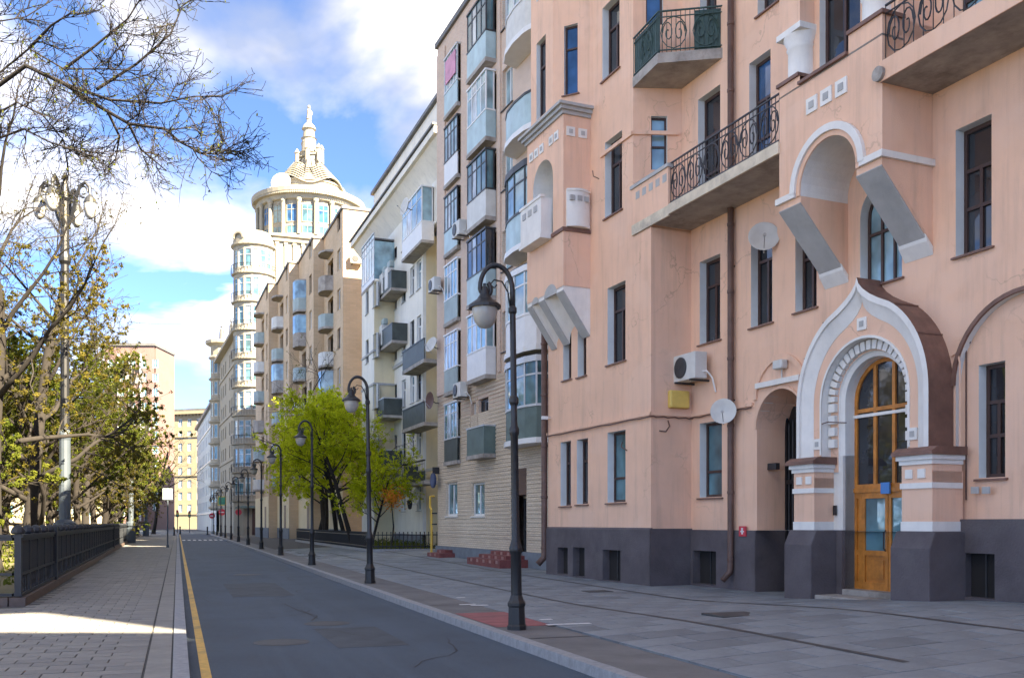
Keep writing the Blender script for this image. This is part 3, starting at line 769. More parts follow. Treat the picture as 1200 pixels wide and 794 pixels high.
def tile(P, a, z, s, d=0.):
    o = MB().box(P, a - s, a + s, d - .03, d, z - s, z + s).build('ornament_tile', M_TRIM, pink)
    MB().box(P, a - s * .45, a + s * .45, d - .042, d - .03, z - s * .45, z + s * .45).build('boss', M_GREYCON, o)
for a in (.22, .6): tile(BS, a, 12.62, .13)
for a in (.62, .98, 1.35, 2.0, 2.35): tile(BF, a, 12.62, .13)
# cornice on the bay
cor = MB()
for k, (e, z0, z1) in enumerate(((.06, 13.08, 13.18), (.14, 13.18, 13.28), (.22, 13.28, 13.36))):
    cor.box(BF, b0 - e, b1 + e, -e, .9, z0, z1)
cor.build('bay_cornice', M_GREYCON, pink)
MB().plan([(b0, bd), (b1, bd), (b1, 0), (b0, 0)], bz0 - .02, bz0 + .02).build('bay_floor', M_TRIM, pink)
# turret above the bay: narrow front and a splayed side with a blue window
TF = Pl(pink, (0, bd + .05), (1, bd + .05)); t0, t1 = .45, 2.0
hs = place(TF, [(.85, 1.5, 13.65, 15.95, dict(rows=ONE)), (.85, 1.5, 17.2, 19.3, dict(rows=ONE))], .2)
wall(TF, rectp(t0, t1, 13.36, H1), hs, 0, .2, 'turret_front', M_PINK, pink, M_REVEAL)
TS = Pl(pink, (t1, bd + .05), (2.95, 0))
q = TS.rect(661, 677, 29, 110)
hs = place(TS, [q + (dict(gm=G_BLUE, rows=ONE, fw=.05),), (q[0], q[1], q[2] + 3.4, q[3] + 3.4, dict(gm=G_BLUE, rows=ONE, fw=.05))], .18, sill=M_METALBROWN)
wall(TS, rectp(0, TS.len, 13.3, H1), hs, 0, .18, 'turret_side', M_PINK, pink, M_REVEAL)
TL = Pl(pink, (0.05, 0), (t0, bd + .05))
wall(TL, rectp(0, TL.len, 13.3, H1), [], 0, 0, 'turret_side', M_PINK, pink)
# three brackets and two little vaults below the bay
for a0, a1 in ((.30, .62), (1.12, 1.5), (2.34, 2.78)): bracket(A, a0, a1, bd, bz0 + .02, 6.92, pink, M_TRIM)
for a0, a1 in ((.62, 1.12), (1.5, 2.34)):
    c, r = (a0 + a1) / 2, (a1 - a0) / 2
    vb = MB(); n = 10
    vs0 = [(c + r * math.cos(math.pi * i / n), r * .8 * math.sin(math.pi * i / n)) for i in range(n + 1)]
    vb.add([A.pt(a, bd, bz0 - .1 + h) for a, h in vs0] + [A.pt(a, 0, 7.05 + h) for a, h in vs0], [(i, i + 1, n + 2 + i, n + 1 + i) for i in range(n)])
    vb.build('vault', M_TRIM, pink, smooth=True)
    MB().add([BF.pt(a, -.004, bz0 - .1 + h) for a, h in vs0], [tuple(range(n + 1))]).build('vault_mouth', M_GREYCON, pink)
# balcony at the splayed corner (green ironwork)
k0, k1 = (sU, -.02), (6.55, -.12); k2 = (7.4, RC)
slab = MB().plan([k0, k1, k2, (S8, RC)], 12.95, 13.2)
bal = slab.build('balcony', M_SLAB, pink)
G1, G2 = Pl(pink, k0, k1), Pl(pink, k1, k2)
railing(G1, 0, G1.len, .03, 13.2, 14.25, .11, .7).build('railing', M_GREENIRON, bal)
railing(G2, 0, G2.len, .03, 13.2, 14.25, .11, .62).build('railing', M_GREENIRON, bal)
MB().box(G1, 0, G1.len, .06, .07, 13.22, 14.2).build('mesh_screen', M_GREENIRON, bal)
MB().box(G2, .9, G2.len, .06, .07, 13.22, 14.2).build('mesh_screen', M_GREENIRON, bal)
# long balcony: solid parapet with square holes, then a scrolled iron railing
sb = MB().box(A, sU, 11.02, 0, RC, 9.12, 9.34).build('balcony', M_SLAB, pink)
MB().box(A, sU, 6.92, -.05, .0, 9.08, 9.34).box(A, 6.92, 11.02, -.05, 0, 9.12, 9.36).build('slab_edge', M_EDGE, sb)
par = MB().box(A, sU, 6.92, -.05, .07, 9.34, 10.27).build('parapet', M_PINK, pink)
MB().box(A, sU - .03, 6.95, -.09, .1, 10.27, 10.36).build('coping', M_GREYCON, par)
for k in range(5): MB().box(A, sU + .22 + k * .32, sU + .4 + k * .32, -.056, -.05, 9.95, 10.14).build('slot', M_GREYCON, par)
railing(A, 6.92, 10.98, .02, 9.34, 10.38, .12, .62).build('railing', M_IRON, sb)
# projecting bay over the portal: pierced by a great arch, on two slanting brackets
c0, c1, cz = 11.0, 13.78, 8.06
bc, br = 12.4, .76
fr = [(c0, cz), (bc - br, cz)] + [(bc + br * math.cos(math.pi * (1 - i / 16)), cz + .1 + br * math.sin(math.pi * (1 - i / 16))) for i in range(17)] + [(bc + br, cz), (c1, cz), (c1, 10.6), (12.95, 10.6), (12.95, 10.25), (11.62, 10.25), (11.62, 10.45), (c0, 10.45)]
wall(A, fr, [], 0, 0, 'bay_front', M_PINK, pink)
CSd = Pl(pink, (c1, 0), (c1, RC)); CL = Pl(pink, (c0, RC), (c0, 0))
for P in (CSd, CL):
    t = (lambda z: z) 
    q = [(0, cz), (RC, 6.65), (RC, 10.6), (0, 10.6)] if P is CSd else [(RC, cz), (0, 6.65), (0, 10.45), (RC, 10.45)]
    wall(P, q if P is CSd else [(0, 6.65), (RC, cz), (RC, 10.45), (0, 10.45)], [], 0, 0, 'bay_side', M_PINK, pink)
for a0, a1 in ((c0, bc - br + .01), (bc + br - .01, c1)):
    o = bracket(B_, a0 + .005, a1 - .005, -RC, cz, 6.62, pink, M_PINK)
    MB().side(B_, [(-.16, 6.70), (0, 6.46), (0, 6.62), (-.2, 6.84)], a0 - .02, a1 + .02).build('bracket_foot', M_TRIM, o, bevel=.015)
n = 16
vs0 = [(bc + br * math.cos(math.pi * (1 - i / n)), cz + .1 + br * math.sin(math.pi * (1 - i / n))) for i in range(n + 1)]
vs0 = [(bc - br, cz - 1.4)] + vs0 + [(bc + br, cz - 1.4)]
vb = MB(); k = len(vs0)
fr0 = [(a, max(z, cz)) for a, z in vs0]
vb.add([A.pt(a, 0, z) for a, z in fr0] + [A.pt(a, RC, z) for a, z in vs0], [(i, i + 1, k + i + 1, k + i) for i in range(k - 1)])
vb.build('arch_soffit', M_TRIM, pink)
ring(A, bc, cz + .1, br + .0, br + .1, -.03, 0, n=20, legs=.1).build('arch_face', M_PINK, pink)
ring(A, bc, cz + .1, br + .1, br + .24, -.08, 0, n=20, legs=.02).build('arch_moulding', M_TRIM, pink)
MB().box(A, c0 - .05, bc - br - .12, -.07, 0, cz, cz + .12).build('bay_band', M_TRIM, pink)
bb = MB().box(A, bc + br + .12, c1 + .06, -.07, 0, cz, cz + .12).box(CSd, 0, RC, -.06, 0, cz, cz + .12)
bb.build('bay_band', M_TRIM, pink)
for a in (11.98, 12.38, 12.78): tile(A, a, 9.72 + (a - 12.38) * .0, .15)
cp = MB().box(A, c0 - .05, 11.62, -.05, .5, 10.45, 10.52).box(A, 11.62, 12.95, -.07, .3, 10.25, 10.31).box(A, 12.95, c1 + .05, -.05, .5, 10.6, 10.67)
cp.build('coping', M_METALBROWN, pink)
# upper part of the bay: window, columns with capitals
UP = Pl(pink, (0, .38), (1, .38))
hs = place(UP, [(11.75, 12.85, 10.33, 13.1, dict(rows=((0, .6, 2), (.6, 1, 2)), gm=G_DARK))], .22)
wall(UP, rectp(c0, c1, 10.3, H1), hs, 0, .22, 'bay_front', M_PINK, pink, M_REVEAL)
for P in (Pl(pink, (c1, .38), (c1, RC)), Pl(pink, (c0, RC), (c0, .38))): wall(P, rectp(0, RC - .38, 10.3, H1), [], 0, 0, 'bay_side', M_PINK, pink)
MB().plan([(c0, 0), (c1, 0), (c1, .5), (c0, .5)], 10.22, 10.26).build('bay_deck', M_SLAB, pink)
for a in (11.3, 13.35):
    x, y, _ = A.pt(a, .32, 0)
    o = MB().lathe((x, y, 10.5), [(.3, 0), (.3, .05), (.27, .08), (.27, .62), (.3, .66), (.27, .7), (.36, .86), (.36, .92)], 24).build('column', M_TRIM, pink, smooth=True)
    MB().box(A, a - .36, a + .36, -.03, .69, 11.40, 11.52).build('capital', M_TRIM, o)
    MB().box(A, a - .31, a + .31, .01, .64, 11.52, 13.0).build('impost', M_PINK, o)
# balcony on the right of the bay
rb = MB().box(A, c1 + .004, 17.4, -.05, RC, 9.38, 9.7).build('balcony', M_SLAB, pink)
MB().box(A, c1, 17.42, -.075, -.05, 9.36, 9.72).build('slab_edge', M_PINK, rb)
railing(A, c1 + .03, 15.9, .05, 9.7, 10.75, .2, .62).build('railing', M_IRON, rb)
MB().box(A, 15.9, 17.4, -.03, .1, 9.7, 10.8).build('parapet', M_PINK, rb)
x, y, _ = A.pt(c1 + .05, -.09, 9.52)
MB().tube([A.pt(c1 + .02, -.14, 9.5), A.pt(c1 + .02, .0, 9.5)], .13, 14).build('round_boss', M_SLAB, rb)
dw = MB().box(B_, 14.55, 15.35, -.01, -.0, 9.7, 12.2)
window(B_, 14.5, 15.4, 9.72, 12.3, -.07, pink, rows=((0, .35, 1), (.35, .7, 2), (.7, 1, 2)), gm=G_SKY, fm=M_BROWNFR, name='balcony_door')
# body behind the facade (also casts the street's shade), cornice and roof
body = MB().box(W0, 0, END, 2.6, 14, 0, H1 - .1).build('rear_body', M_PINK, pink)
MB().box(A, -.3, END - .02, -.7, 14.2, H1, H1 + .35).build('roof', M_ROOF, pink)
MB().box(W0, -.02, -.0, -.0, 14, -.3, H1).build('gable', M_PINK, pink)
def to_local(root, x, y):
    c, q = math.cos(root.rotation_euler[2]), math.sin(root.rotation_euler[2]); dx, dy = x - root.location.x, y - root.location.y
    return (dx * c + dy * q, -dx * q + dy * c)
MB().plan([to_local(pink, *p) for p in ((10.2, -8.18), (10.2, -75), (32, -75), (32, -16.6))], -.3, 22).build('unseen_shade_house', M_PINK, pink)  # separate unseen house behind the camera, shaped to shade the left sidewalk
MB().box(W0, END - .02, END, RC, 3, -.3, H1).build('end_wall', M_PINK, pink)
# ---- the portal: keel-arched hood, piers, arch rings, door
pcx, zb = 12.52, 2.92
def keel(w, top, n=14, zbase=zb):
    """pointed (ogee) arch outline from lower left to lower right; w half width"""
    half = []
    za = zbase + 1.05
    for i in range(n + 1):
        t = i / n * math.radians(62)
        half.append((w * math.cos(t), za + (w * 1.12) * math.sin(t)))
    x0, z0 = half[-1]
    for i in range(1, 6):
        u = i / 5
        half.append((x0 * (1 - u) ** 1.8, z0 + (top - z0) * u))
    half = [(w, zbase)] + half
    return [(pcx - x, z) for x, z in half] + [(pcx + x, z) for x, z in half[-2::-1]]
def shell(P, o1, d1, o2, d2, name, m, parent):
    n = len(o1)
    mb = MB().add([P.pt(a, d1, z) for a, z in o1] + [P.pt(a, d2, z) for a, z in o2], [(i, i + 1, n + i + 1, n + i) for i in range(n - 1)])
    return mb.build(name, m, parent)
KO, KI, KP = keel(1.72, 6.30), keel(1.62, 6.14), keel(1.36, 5.86)
hood = shell(A, KO, .6, KO, RC, 'portal_hood', M_METALBROWN, pink)
for i in (2, 8, 14, 26, 32): 
    if i < len(KO) - 1:
        a, z = KO[i]
        MB().tube([A.pt(a, .6, z + .012), A.pt(a, RC, z + .012)], .018, 4).build('seam', M_METALBROWN, hood)
shell(A, KO, .6, KI, .59, 'hood_rim', M_TRIM, hood)
shell(A, KI, .59, KI, .64, 'hood_lip', M_TRIM, hood)
shell(A, KI, .64, KP, .74, 'hood_cove', M_TRIM, hood)
shell(A, KP, .74, KP, .76, 'hood_bead', M_TRIM, hood)
KM1, KM2 = keel(1.55, 6.06), keel(1.49, 5.99)
ir = 1.12
wall(A, KP, [archp(pcx - ir, pcx + ir, zb + .005, 4.02, 20)], .75, 0, 'portal_panel', M_PINK, pink)
sh = MB(); poly = archp(pcx - ir, pcx + ir, zb - .05, 4.02, 20); poly = poly[1:] + poly[:1]
def arcshell(r1, d1, r2, d2, z0, name, m, zs=4.02):
    p1 = archp(pcx - r1, pcx + r1, z0, zs, 22); p2 = archp(pcx - r2, pcx + r2, z0, zs, 22)
    p1, p2 = p1[1:] + p1[:1], p2[1:] + p2[:1]
    return shell(A, p1, d1, p2, d2, name, m, pink)
ring(A, pcx, 4.02, ir, ir + .05, .73, .75, n=22, legs=1.05).build('arch_bead', M_TRIM, pink)
arcshell(ir, .73, ir, .98, zb - .3, 'arch_reveal', M_TRIM)
arcshell(ir, .98, .90, .98, zb - .3, 'arch_face', M_PINK)
arcshell(.90, .98, .88, 1.02, zb - .3, 'arch_bead', M_TRIM)
arcshell(.88, 1.02, .80, 1.06, .27, 'jamb_face', M_TRIM)
arcshell(.80, 1.06, .80, 1.42, .27, 'door_reveal', M_REVEAL)
for i in range(21):                                     # ring of little blocks
    t = math.pi * (i + .5) / 21
    c, s = math.cos(t), math.sin(t); r0, r1, hw = .92, 1.10, .052
    q = [(pcx + c * r - s * w, 4.02 + s * r + c * w) for r, w in ((r0, -hw), (r1, -hw * 1.15), (r1, hw * 1.15), (r0, hw))]
    MB().prism(A, q, .89, .978).build('voussoir', M_TRIM, pink)
for sgn in (-1, 1):
    for k in range(4):
        z = 3.92 - k * .24
        q = sorted((pcx + sgn * .92, pcx + sgn * 1.10))
        MB().box(A, q[0], q[1], .89, .978, z - .085, z + .085).build('voussoir', M_TRIM, pink)
tile(A, pcx, 5.42, .12, .75); tile(A, pcx - 1.24, 3.2, .11, .75); tile(A, pcx + 1.24, 3.2, .11, .75)
for sgn in (-1, 1):                                     # piers
    a0, a1 = (10.85, 11.46) if sgn < 0 else (13.74, 14.42)
    i0, i1 = (a0, a1 + .06) if sgn < 0 else (a0 - .06, a1)
    pier = MB().box(A, a0, a1, .5, RC + .02, 1.4, 2.5).build('portal_pier', M_PINK, pink)
    MB().box(A, a0 - .015, a1 + .015, .485, RC, 1.42, 1.62).build('pier_base', M_TRIM, pier)
    MB().box(A, a0 - .02, a1 + .02, .47, RC, 2.2, 2.27).box(A, a0 - .02, a1 + .02, .47, RC, 2.27, 2.30).box(A, a0 - .03, a1 + .03, .46, RC, 2.62, 2.7).box(A, a0 - .07, a1 + .07, .42, RC, 2.7, 2.78).build('pier_moulding', M_TRIM, pier)
    MB().box(A, a0, a1, .495, RC, 2.30, 2.62).build('pier_neck', M_PINK, pier)
    MB().side(A, [(.36, 2.78), (.36, 2.84), (.5, 2.925), (RC, 2.925), (RC, 2.78)], a0 - .12, a1 + .12).build('pier_cap', M_METALBROWN, pier)
    for k in range(2):
        c = a0 + .18 + k * .28
        MB().box(A, c - .08, c + .08, .468, .495, 2.38, 2.54).build('ornament_tile', M_TRIM, pier)
    # battered plinth
    v = MB()
    z0, z1, z2 = -.2, 1.15, 1.45
    o0, o1 = .32, .46
    v.side(A, [(o0, z0), (o0, z1), (o1, z2), (RC, z2), (RC, z0)], a0 - .1, a1 + .1); v.build('pier_plinth', M_PLINTH, pier, bevel=.025)
# side walls between pier and door
for sgn in (-1, 1):
    a0, a1 = (11.36, pcx - .80) if sgn < 0 else (pcx + .80, 13.85)
    o = MB().box(A, a0, a1, 1.0, 1.45, 1.45, 2.95).build('portal_side', M_TRIM, pink)
    MB().box(A, a0, a1, .97, 1.45, -.2, 1.45).build('side_plinth', M_PLINTH, o)
MB().box(A, pcx - 1.2, pcx + 1.1, .42, 1.5, -.2, .16).build('door_step', M_SLAB, pink, bevel=.02)
MB().box(A, pcx - .81, pcx + .81, .98, 1.6, .1, .27).build('threshold', M_SLAB, pink)
# the door itself
dd = 1.30
door = window(A, dr0, dr1, 2.28, 4.82, dd, pink, rows=((0, .62, 3), (.62, 1, 3)), fm=M_WOOD, gm=G_DARK, fw=.085, arch=1, name='door')
MB().box(A, dr0, dr1, dd - .03, dd + .08, 3.70, 3.76).build('transom', M_TRIM, door)
MB().box(A, dr0, dr1, dd - .03, dd + .08, 2.2, 2.285).build('door_head', M_WOOD, door)
for a0, a1 in ((dr0, dr0 + .22), (dr0 + .22, pcx + .09), (pcx + .1, dr1)):
    lf = MB(); s_ = .075
    wide = a1 - a0 > .3
    lf.box(A, a0 + .004, a0 + s_, dd, dd + .06, .27, 2.2).box(A, a1 - s_, a1 - .004, dd, dd + .06, .27, 2.2).box(A, a0 + s_, a1 - s_, dd, dd + .06, 2.08, 2.2).box(A, a0 + s_, a1 - s_, dd, dd + .06, .95, 1.05).box(A, a0 + s_, a1 - s_, dd, dd + .06, .27, .42)
    lf.box(A, a0 + s_, a1 - s_, dd + .03, dd + .05, .42, .95)
    if not wide: lf.box(A, a0 + s_, a1 - s_, dd + .03, dd + .05, 1.05, 2.08)
    lf.build('door_leaf', M_WOOD, door)
    if wide:
        MB().box(A, a0 + s_, a1 - s_, dd + .03, dd + .045, 1.05, 2.08).build('pane', G_TEAL, door)
        MB().box(A, a0 + s_ + .05, a1 - s_ - .05, dd + .012, dd + .03, .5, .87).build('door_panel', M_WOOD, door)
MB().tube([A.pt(pcx + .05, dd - .02, 1.05), A.pt(pcx + .05, dd - .07, 1.1), A.pt(pcx + .05, dd - .07, 1.4), A.pt(pcx + .05, dd - .02, 1.45)], .014, 6).build('handle', M_IRON, door)

# things fixed to the pink wall
def wpos(P, a, d, z):
    rz = P.root.rotation_euler[2]; p = P.pt(a, d, z); c, q = math.cos(rz), math.sin(rz); o = P.root.location
    return (o.x + p[0] * c - p[1] * q, o.y + p[0] * q + p[1] * c, z), rz
def ac_unit(P, a, z, d, label, sc=1., turn=0.):
    loc, rz = wpos(P, a, d, z)
    t = thing('air_conditioner', label, 'air conditioner', loc, rz + turn, 'air conditioners on the walls')
    t.scale = (sc,) * 3
    L = Pl(None)
    MB().box(L, -.42, .42, -.46, -.14, 0, .58).build('case', M_OFFWHITE, t, bevel=.02)
    MB().lathe((0, 0, 0), [(.23, 0), (.23, .02), (.2, .03), (.05, .03), (.001, .035)], 20).build('fan_grille', M_DKFRAME, t)
    g = t.children[-1]; g.location = (-.12, -.462, .29); g.rotation_euler = (R(90), 0, 0)
    for x in (-.3, .26): MB().box(L, x, x + .04, -.5, 0, -.04, 0).build('bracket', M_DKFRAME, t)
    MB().tube([(.42, -.25, .15), (.52, -.22, .15), (.55, -.1, .0), (.56, -.02, -.3)], .02, 6).build('hose', M_WHITE, t)
def dish(P, a, z, d, r, label, face=0., tilt=15., m=None):
    loc, rz = wpos(P, a, d, z)
    t = thing('satellite_dish', label, 'satellite dish', loc, rz + R(face), 'satellite dishes on the walls')
    prof = [(.001, 0), (r * .35, .015 * r / .4), (r * .7, .06 * r / .4), (r, .12 * r / .4), (r * 1.02, .12 * r / .4), (r * .7, .04 * r / .4), (.001, -.02)]
    b = MB().lathe((0, 0, 0), prof, 24).build('reflector', m or M_OFFWHITE, t, smooth=True)
    b.location = (0, -.35, .05); b.rotation_euler = (R(90 - tilt), 0, 0)
    MB().tube([(0, -.33, .03), (0, -.15, -.05), (0, 0, -.05)], .025, 6).build('mount', M_DKFRAME, t)
    MB().tube([(0, -.38, .05 - r), (0, -.38 - r * 1.0, .02)], .012, 5).tube([(0, -.38 - r * .95, .02), (0, -.38 - r * 1.12, .02)], .035, 8).build('feed_arm', M_GREYCON, t)
a, z = Rt.pix(803, 447); 
ac_unit(B_, B_.pix(822, 447)[0], B_.pix(822, 447)[1], 0, 'off-white air conditioner on the pink wall above the yellow box', 1.15, 0)
def boxthing(name, P, a0, a1, d0, d1, z0, z1, m, label, cat, bevel=.01, group=None):
    loc, rz = wpos(P, (a0 + a1) / 2, 0, z0)
    w = (a1 - a0) / 2
    o = MB().box(Pl(None), -w, w, d0, d1, 0, z1 - z0).build(name, m, None, bevel=bevel)
    o.location = loc; ang = math.atan2(P.t.y, P.t.x); o.rotation_euler = (0, 0, rz + ang)
    return tag(o, label, cat, group)
a0 = Rt.pix(782, 478)[0]; z0 = Rt.pix(782, 478)[1]; z1 = Rt.pix(793, 458)[1]
boxthing('utility_box', Rt, max(.1, a0), a0 + .58, -.16, 0, z0, z1, M_YELLOWBOX, 'yellow utility box fixed to the pink wall above the cable', 'utility box', .04)
a, z = B_.pix(854, 487); dish(B_, a, z, -.1, .3, 'round white satellite dish beside the brown drainpipe at first floor level', 48, 8)
a, z = B_.pix(894, 287); dish(B_, a, z, 0, .34, 'satellite dish in front of the second floor window of the pink building', 55, 12)
a, z = B_.pix(906, 547, .45)
boxthing('wall_lamp', B_, pa0 + .02, pa0 + .32, .28, .4, z - .07, z + .08, M_IRON, 'small black box lamp on the jamb of the arched passage', 'wall lamp')
lp, rz = wpos(B_, pa0 + .95, 0, 4.8)
t = thing('floodlight', 'small pale floodlight standing on the shelf above the passage', 'floodlight', lp, rz)
MB().tube([(0, -.06, 0), (0, -.06, .22)], .018, 6).build('stem', M_OFFWHITE, t)
MB().box(Pl(None), -.16, .16, -.2, -.02, .2, .4).build('lamp_body', M_OFFWHITE, t, bevel=.03)
def drainpipe(P, a, d, zt, zb_, label, r=.075):
    loc, rz = wpos(P, a, d, 0)
    t = thing('drainpipe', label, 'drainpipe', loc, rz, 'drainpipes')
    MB().tube([(0, 0, zt), (0, 0, zb_ + .45), (0, -.02, zb_ + .3), (-.05, -.2, zb_ + .1)], r, 10).build('pipe', M_PIPE, t, smooth=True)
    mb = MB(); z = zb_ + .6
    while z < zt:
        mb.lathe((0, 0, z), [(r, -.04), (r + .014, -.03), (r + .014, .03), (r, .04)], 10); z += 1.6
    mb.build('collar', M_PIPE, t)
    mb = MB(); z = zb_ + 1.2
    while z < zt:
        mb.box(Pl(None), -.015, .015, 0, .13, z, z + .03); z += 3.2
    mb.build('clamp', M_IRON, t)
drainpipe(B_, B_.pix(857, 500, -.1)[0], -.12, 21.4, .12, 'long brown drainpipe on the pink wall beside the white satellite dish')
drainpipe(A, -.2, -.05, 7.6, .2, 'dark brown drainpipe in the corner between pink and brick buildings', .1)
a, z = B_.pix(873, 622)
boxthing('wall_sign', B_, a - .13, a + .13, -.08, -.05, z - .12, z + .12, M_REDSIGN, 'small red square sign on the dark plinth by the passage', 'sign', .004)
MB().box(Pl(None), -.07, .07, -.085, -.08, .1, .13).box(Pl(None), -.03, .03, -.085, -.08, .05, .2).build('sign_mark', M_WHITEPAINT, bpy.context.scene.objects['wall_sign'])
a, z = A.pix(1047, 559, .9)
boxthing('door_sign', A, pcx - .02, pcx + .2, 1.22, 1.26, 2.16, 2.38, M_BLUESIGN, 'small blue plate above the wooden door', 'sign', .004)
for px in (1143, 1156):
    a, z = B_.pix(px, 574)
    boxthing('wall_plate', B_, a - .08, a + .08, -.02, 0, z - .06, z + .06, M_GREYCON, 'small grey metal plate under the right-hand window, %s' % ('the left one' if px == 1143 else 'the right one'), 'plate', .004)
a, z = A.pix(645, 497)
lp, rz = wpos(A, .16, 0, 4.85)
t = thing('security_camera', 'small white camera low on the left edge of the pink wall', 'security camera', lp, rz)
MB().tube([(0, 0, 0), (0, -.12, -.02)], .015, 6).build('arm', M_WHITE, t); MB().box(Pl(None), -.05, .05, -.3, -.1, -.06, .04).build('camera_body', M_WHITE, t, bevel=.01)
mb = MB()
mb.tube([B_.pt(14.2, -.03, 4.55), B_.pt(14.36, -.03, 4.6), B_.pt(14.4, -.03, 4.4), B_.pt(14.4, -.03, 1.7)], .018, 5)
mb.build('conduit', M_PINK, pink)
MB().tube([B_.pt(14.55, .10, 5.1), B_.pt(14.5, .10, 4.75), B_.pt(14.42, .10, 4.7), B_.pt(14.42, .10, 2.0)], .014, 5).build('conduit', M_PIPE, pink)
MB().tube([A.pt(pcx - 1.1, .73, 3.6), A.pt(pcx - .9, .7, 3.62), A.pt(pcx - .7, 1.0, 3.6)], .012, 5).build('cable', M_PIPE, pink)
MB().box(A, 11.5, 11.58, .94, .97, 1.75, 1.95).build('doorbell', M_IRON, pink)
MB().tube([A.pt(3.3, -.0, 11.2), A.pt(3.3, -.18, 11.25), A.pt(3.3, -.2, 11.4)], .014, 5).build('hook', M_PIPE, pink)
MB().tube([A.pt(4.6, 0, 3.75), A.pt(4.75, -.12, 3.6), A.pt(4.9, -.03, 3.5)], .014, 5).build('hook', M_PIPE, pink)
MB().tube([Rt.pt(.5, 0, 4.2), Rt.pt(.5, -.08, 4.05), Rt.pt(.35, -.14, 3.9), Rt.pt(.2, -.06, 3.92)], .018, 5).build('cable', M_PIPE, pink)
# what stands in the passage
lp, rz = wpos(B_, pa0 + .95, .6, 0)
t = thing('notice_board', 'blue and white board standing in the arched passage', 'board', lp, rz)
MB().box(Pl(None), -.22, .22, .0, .04, 1.25, 1.95).build('panel', M_BLUESIGN, t); MB().box(Pl(None), -.26, -.22, -.01, .05, .2, 2.1).box(Pl(None), .22, .26, -.01, .05, .2, 2.1).build('leg', M_WHITE, t)
MB().box(Pl(None), -.15, .15, -.006, 0, 1.75, 1.88).build('header_strip', M_WHITEPAINT, t)

# ------------------------------------------------------------------ brick building with glazed balconies
brick = bld('brick_apartment_building', 'tan brick apartment building with columns of glazed balconies', 11.76, 29.78, 140)
K = Pl(brick)
HB = 23.1
def glazed_balcony(P, a0, a1, out, zf, pm, parent, fm=M_ALU, gm=G_SKY, n=4, glazed=True, ph=1.02, gh=1.52, slab=True, d0=0., spm=None):
    """balcony slab (part) with panel, glazing frame and panes; out is how far it stands out of the wall"""
    s = MB().box(P, a0 - .03, a1 + .03, d0 - out - .03, d0, zf - .16, zf).build('balcony', M_SLAB if slab else M_DKFRAME, parent)
    MB().box(P, a0, a1, d0 - out, d0 - out + .05, zf, zf + ph).build('panel', pm, s)
    if out > .25:
        for b0 in (a1 - .05, a0): MB().box(P, b0, b0 + .05, d0 - out + .05, d0, zf, zf + ph).build('side_panel', spm or pm, s)
    MB().box(P, a0 - .02, a1 + .02, d0 - out - .02, d0, zf + ph, zf + ph + .06).build('rail', fm, s)
    if glazed:
        f = MB(); z0, z1 = zf + ph + .06, zf + ph + gh
        for i in range(n + 1):
            a = a0 + (a1 - a0 - .06) * i / n
            f.box(P, a, a + .06, d0 - out, d0 - out + .05, z0, z1)
        f.box(P, a0 + .06, a1 - .06, d0 - out + .003, d0 - out + .047, z0 + (z1 - z0) * .7, z0 + (z1 - z0) * .7 + .05)
        f.box(P, a0 - .03, a1 + .03, d0 - out - .03, d0, z1, z1 + .07)
        if out > .25: f.box(P, a1 - .05, a1, d0 - .12, d0 - .06, z0, z1)
        g = f.build('glazing_frame', fm, s)
        for i in range(n):
            b0, b1 = a0 + .06 + (a1 - a0 - .06) * i / n, a0 + (a1 - a0 - .06) * (i + 1) / n
            MB().box(P, b0, b1, d0 - out + .02, d0 - out + .03, z0, z1).build('pane', gm if i != 1 or n < 3 else G_PALE, s)
        if out > .25:
            MB().box(P, a1 - .03, a1 - .02, d0 - out + .05, d0 - .1, z0, z1).build('pane', gm, s)
    return s
holes = []
WHT = dict(fm=M_WHITE, gm=G_TEAL, sill=M_WHITE)
gwin = [K.rect(523, 536, 565, 604), K.rect(553, 568, 565, 604)]
for q in gwin: holes.append(rectp(*q)); window(K, *q, .1, brick, rows=((0, 1, 2),), fw=.08, **WHT)
dq = K.rect(600, 617, 552, 655)
dq = (dq[0], dq[1], .45, 3.55)
holes.append(rectp(*dq))
floors = [4.25 + 3.03 * k for k in range(6)]
for k, zf in enumerate(floors):                          # windows beside the balconies
    for a0, a1, mats in ((-7.15, -6.62, G_DARK), (-3.75, -2.75, G_SKY)):
        if k == 0 and a0 > -4: continue
        q = (a0, a1, zf + .75, zf + 2.25); holes.append(rectp(*q))
        window(K, *q, .14, brick, rows=((0, 1, 1 if a1 - a0 < .8 else 2),), fm=M_WHITE, gm=mats, sill=M_DKFRAME, fw=.06)
    for a0, a1 in ((-10.15, -8.45), (-6.55, -4.35)):
        holes.append(rectp(a0, a1, zf, zf + 2.45)) if not (a0 > -7 and k == 0) else holes.append(rectp(-6.3, -5.2, zf, zf + 2.3))
wall(K, [(-11.55, .55), (1.9, .55), (1.9, 6.0), (-11.55, 6.0)], [h for h in holes if h[2][1] < 6.0], 0, .2, 'lower_wall', M_BRICKLOW, brick, M_BRICKLOW)
hi = [h for h in holes if h[2][1] > 6.0]
lo_cut = [h for h in hi if h[0][1] < 6.0]
hi2 = [h for h in hi if h[0][1] > 6.0]
wall(K, [(-11.55, 6.0), (1.9, 6.0), (1.9, HB), (-11.55, HB)] if not lo_cut else
     [(-11.55, 6.0)] + [(1.9, 6.0), (1.9, HB), (-11.55, HB)], [[(a, max(z, 6.001)) for a, z in h] for h in lo_cut] + hi2, 0, .2, 'wall', M_BRICK, brick, M_BRICK)
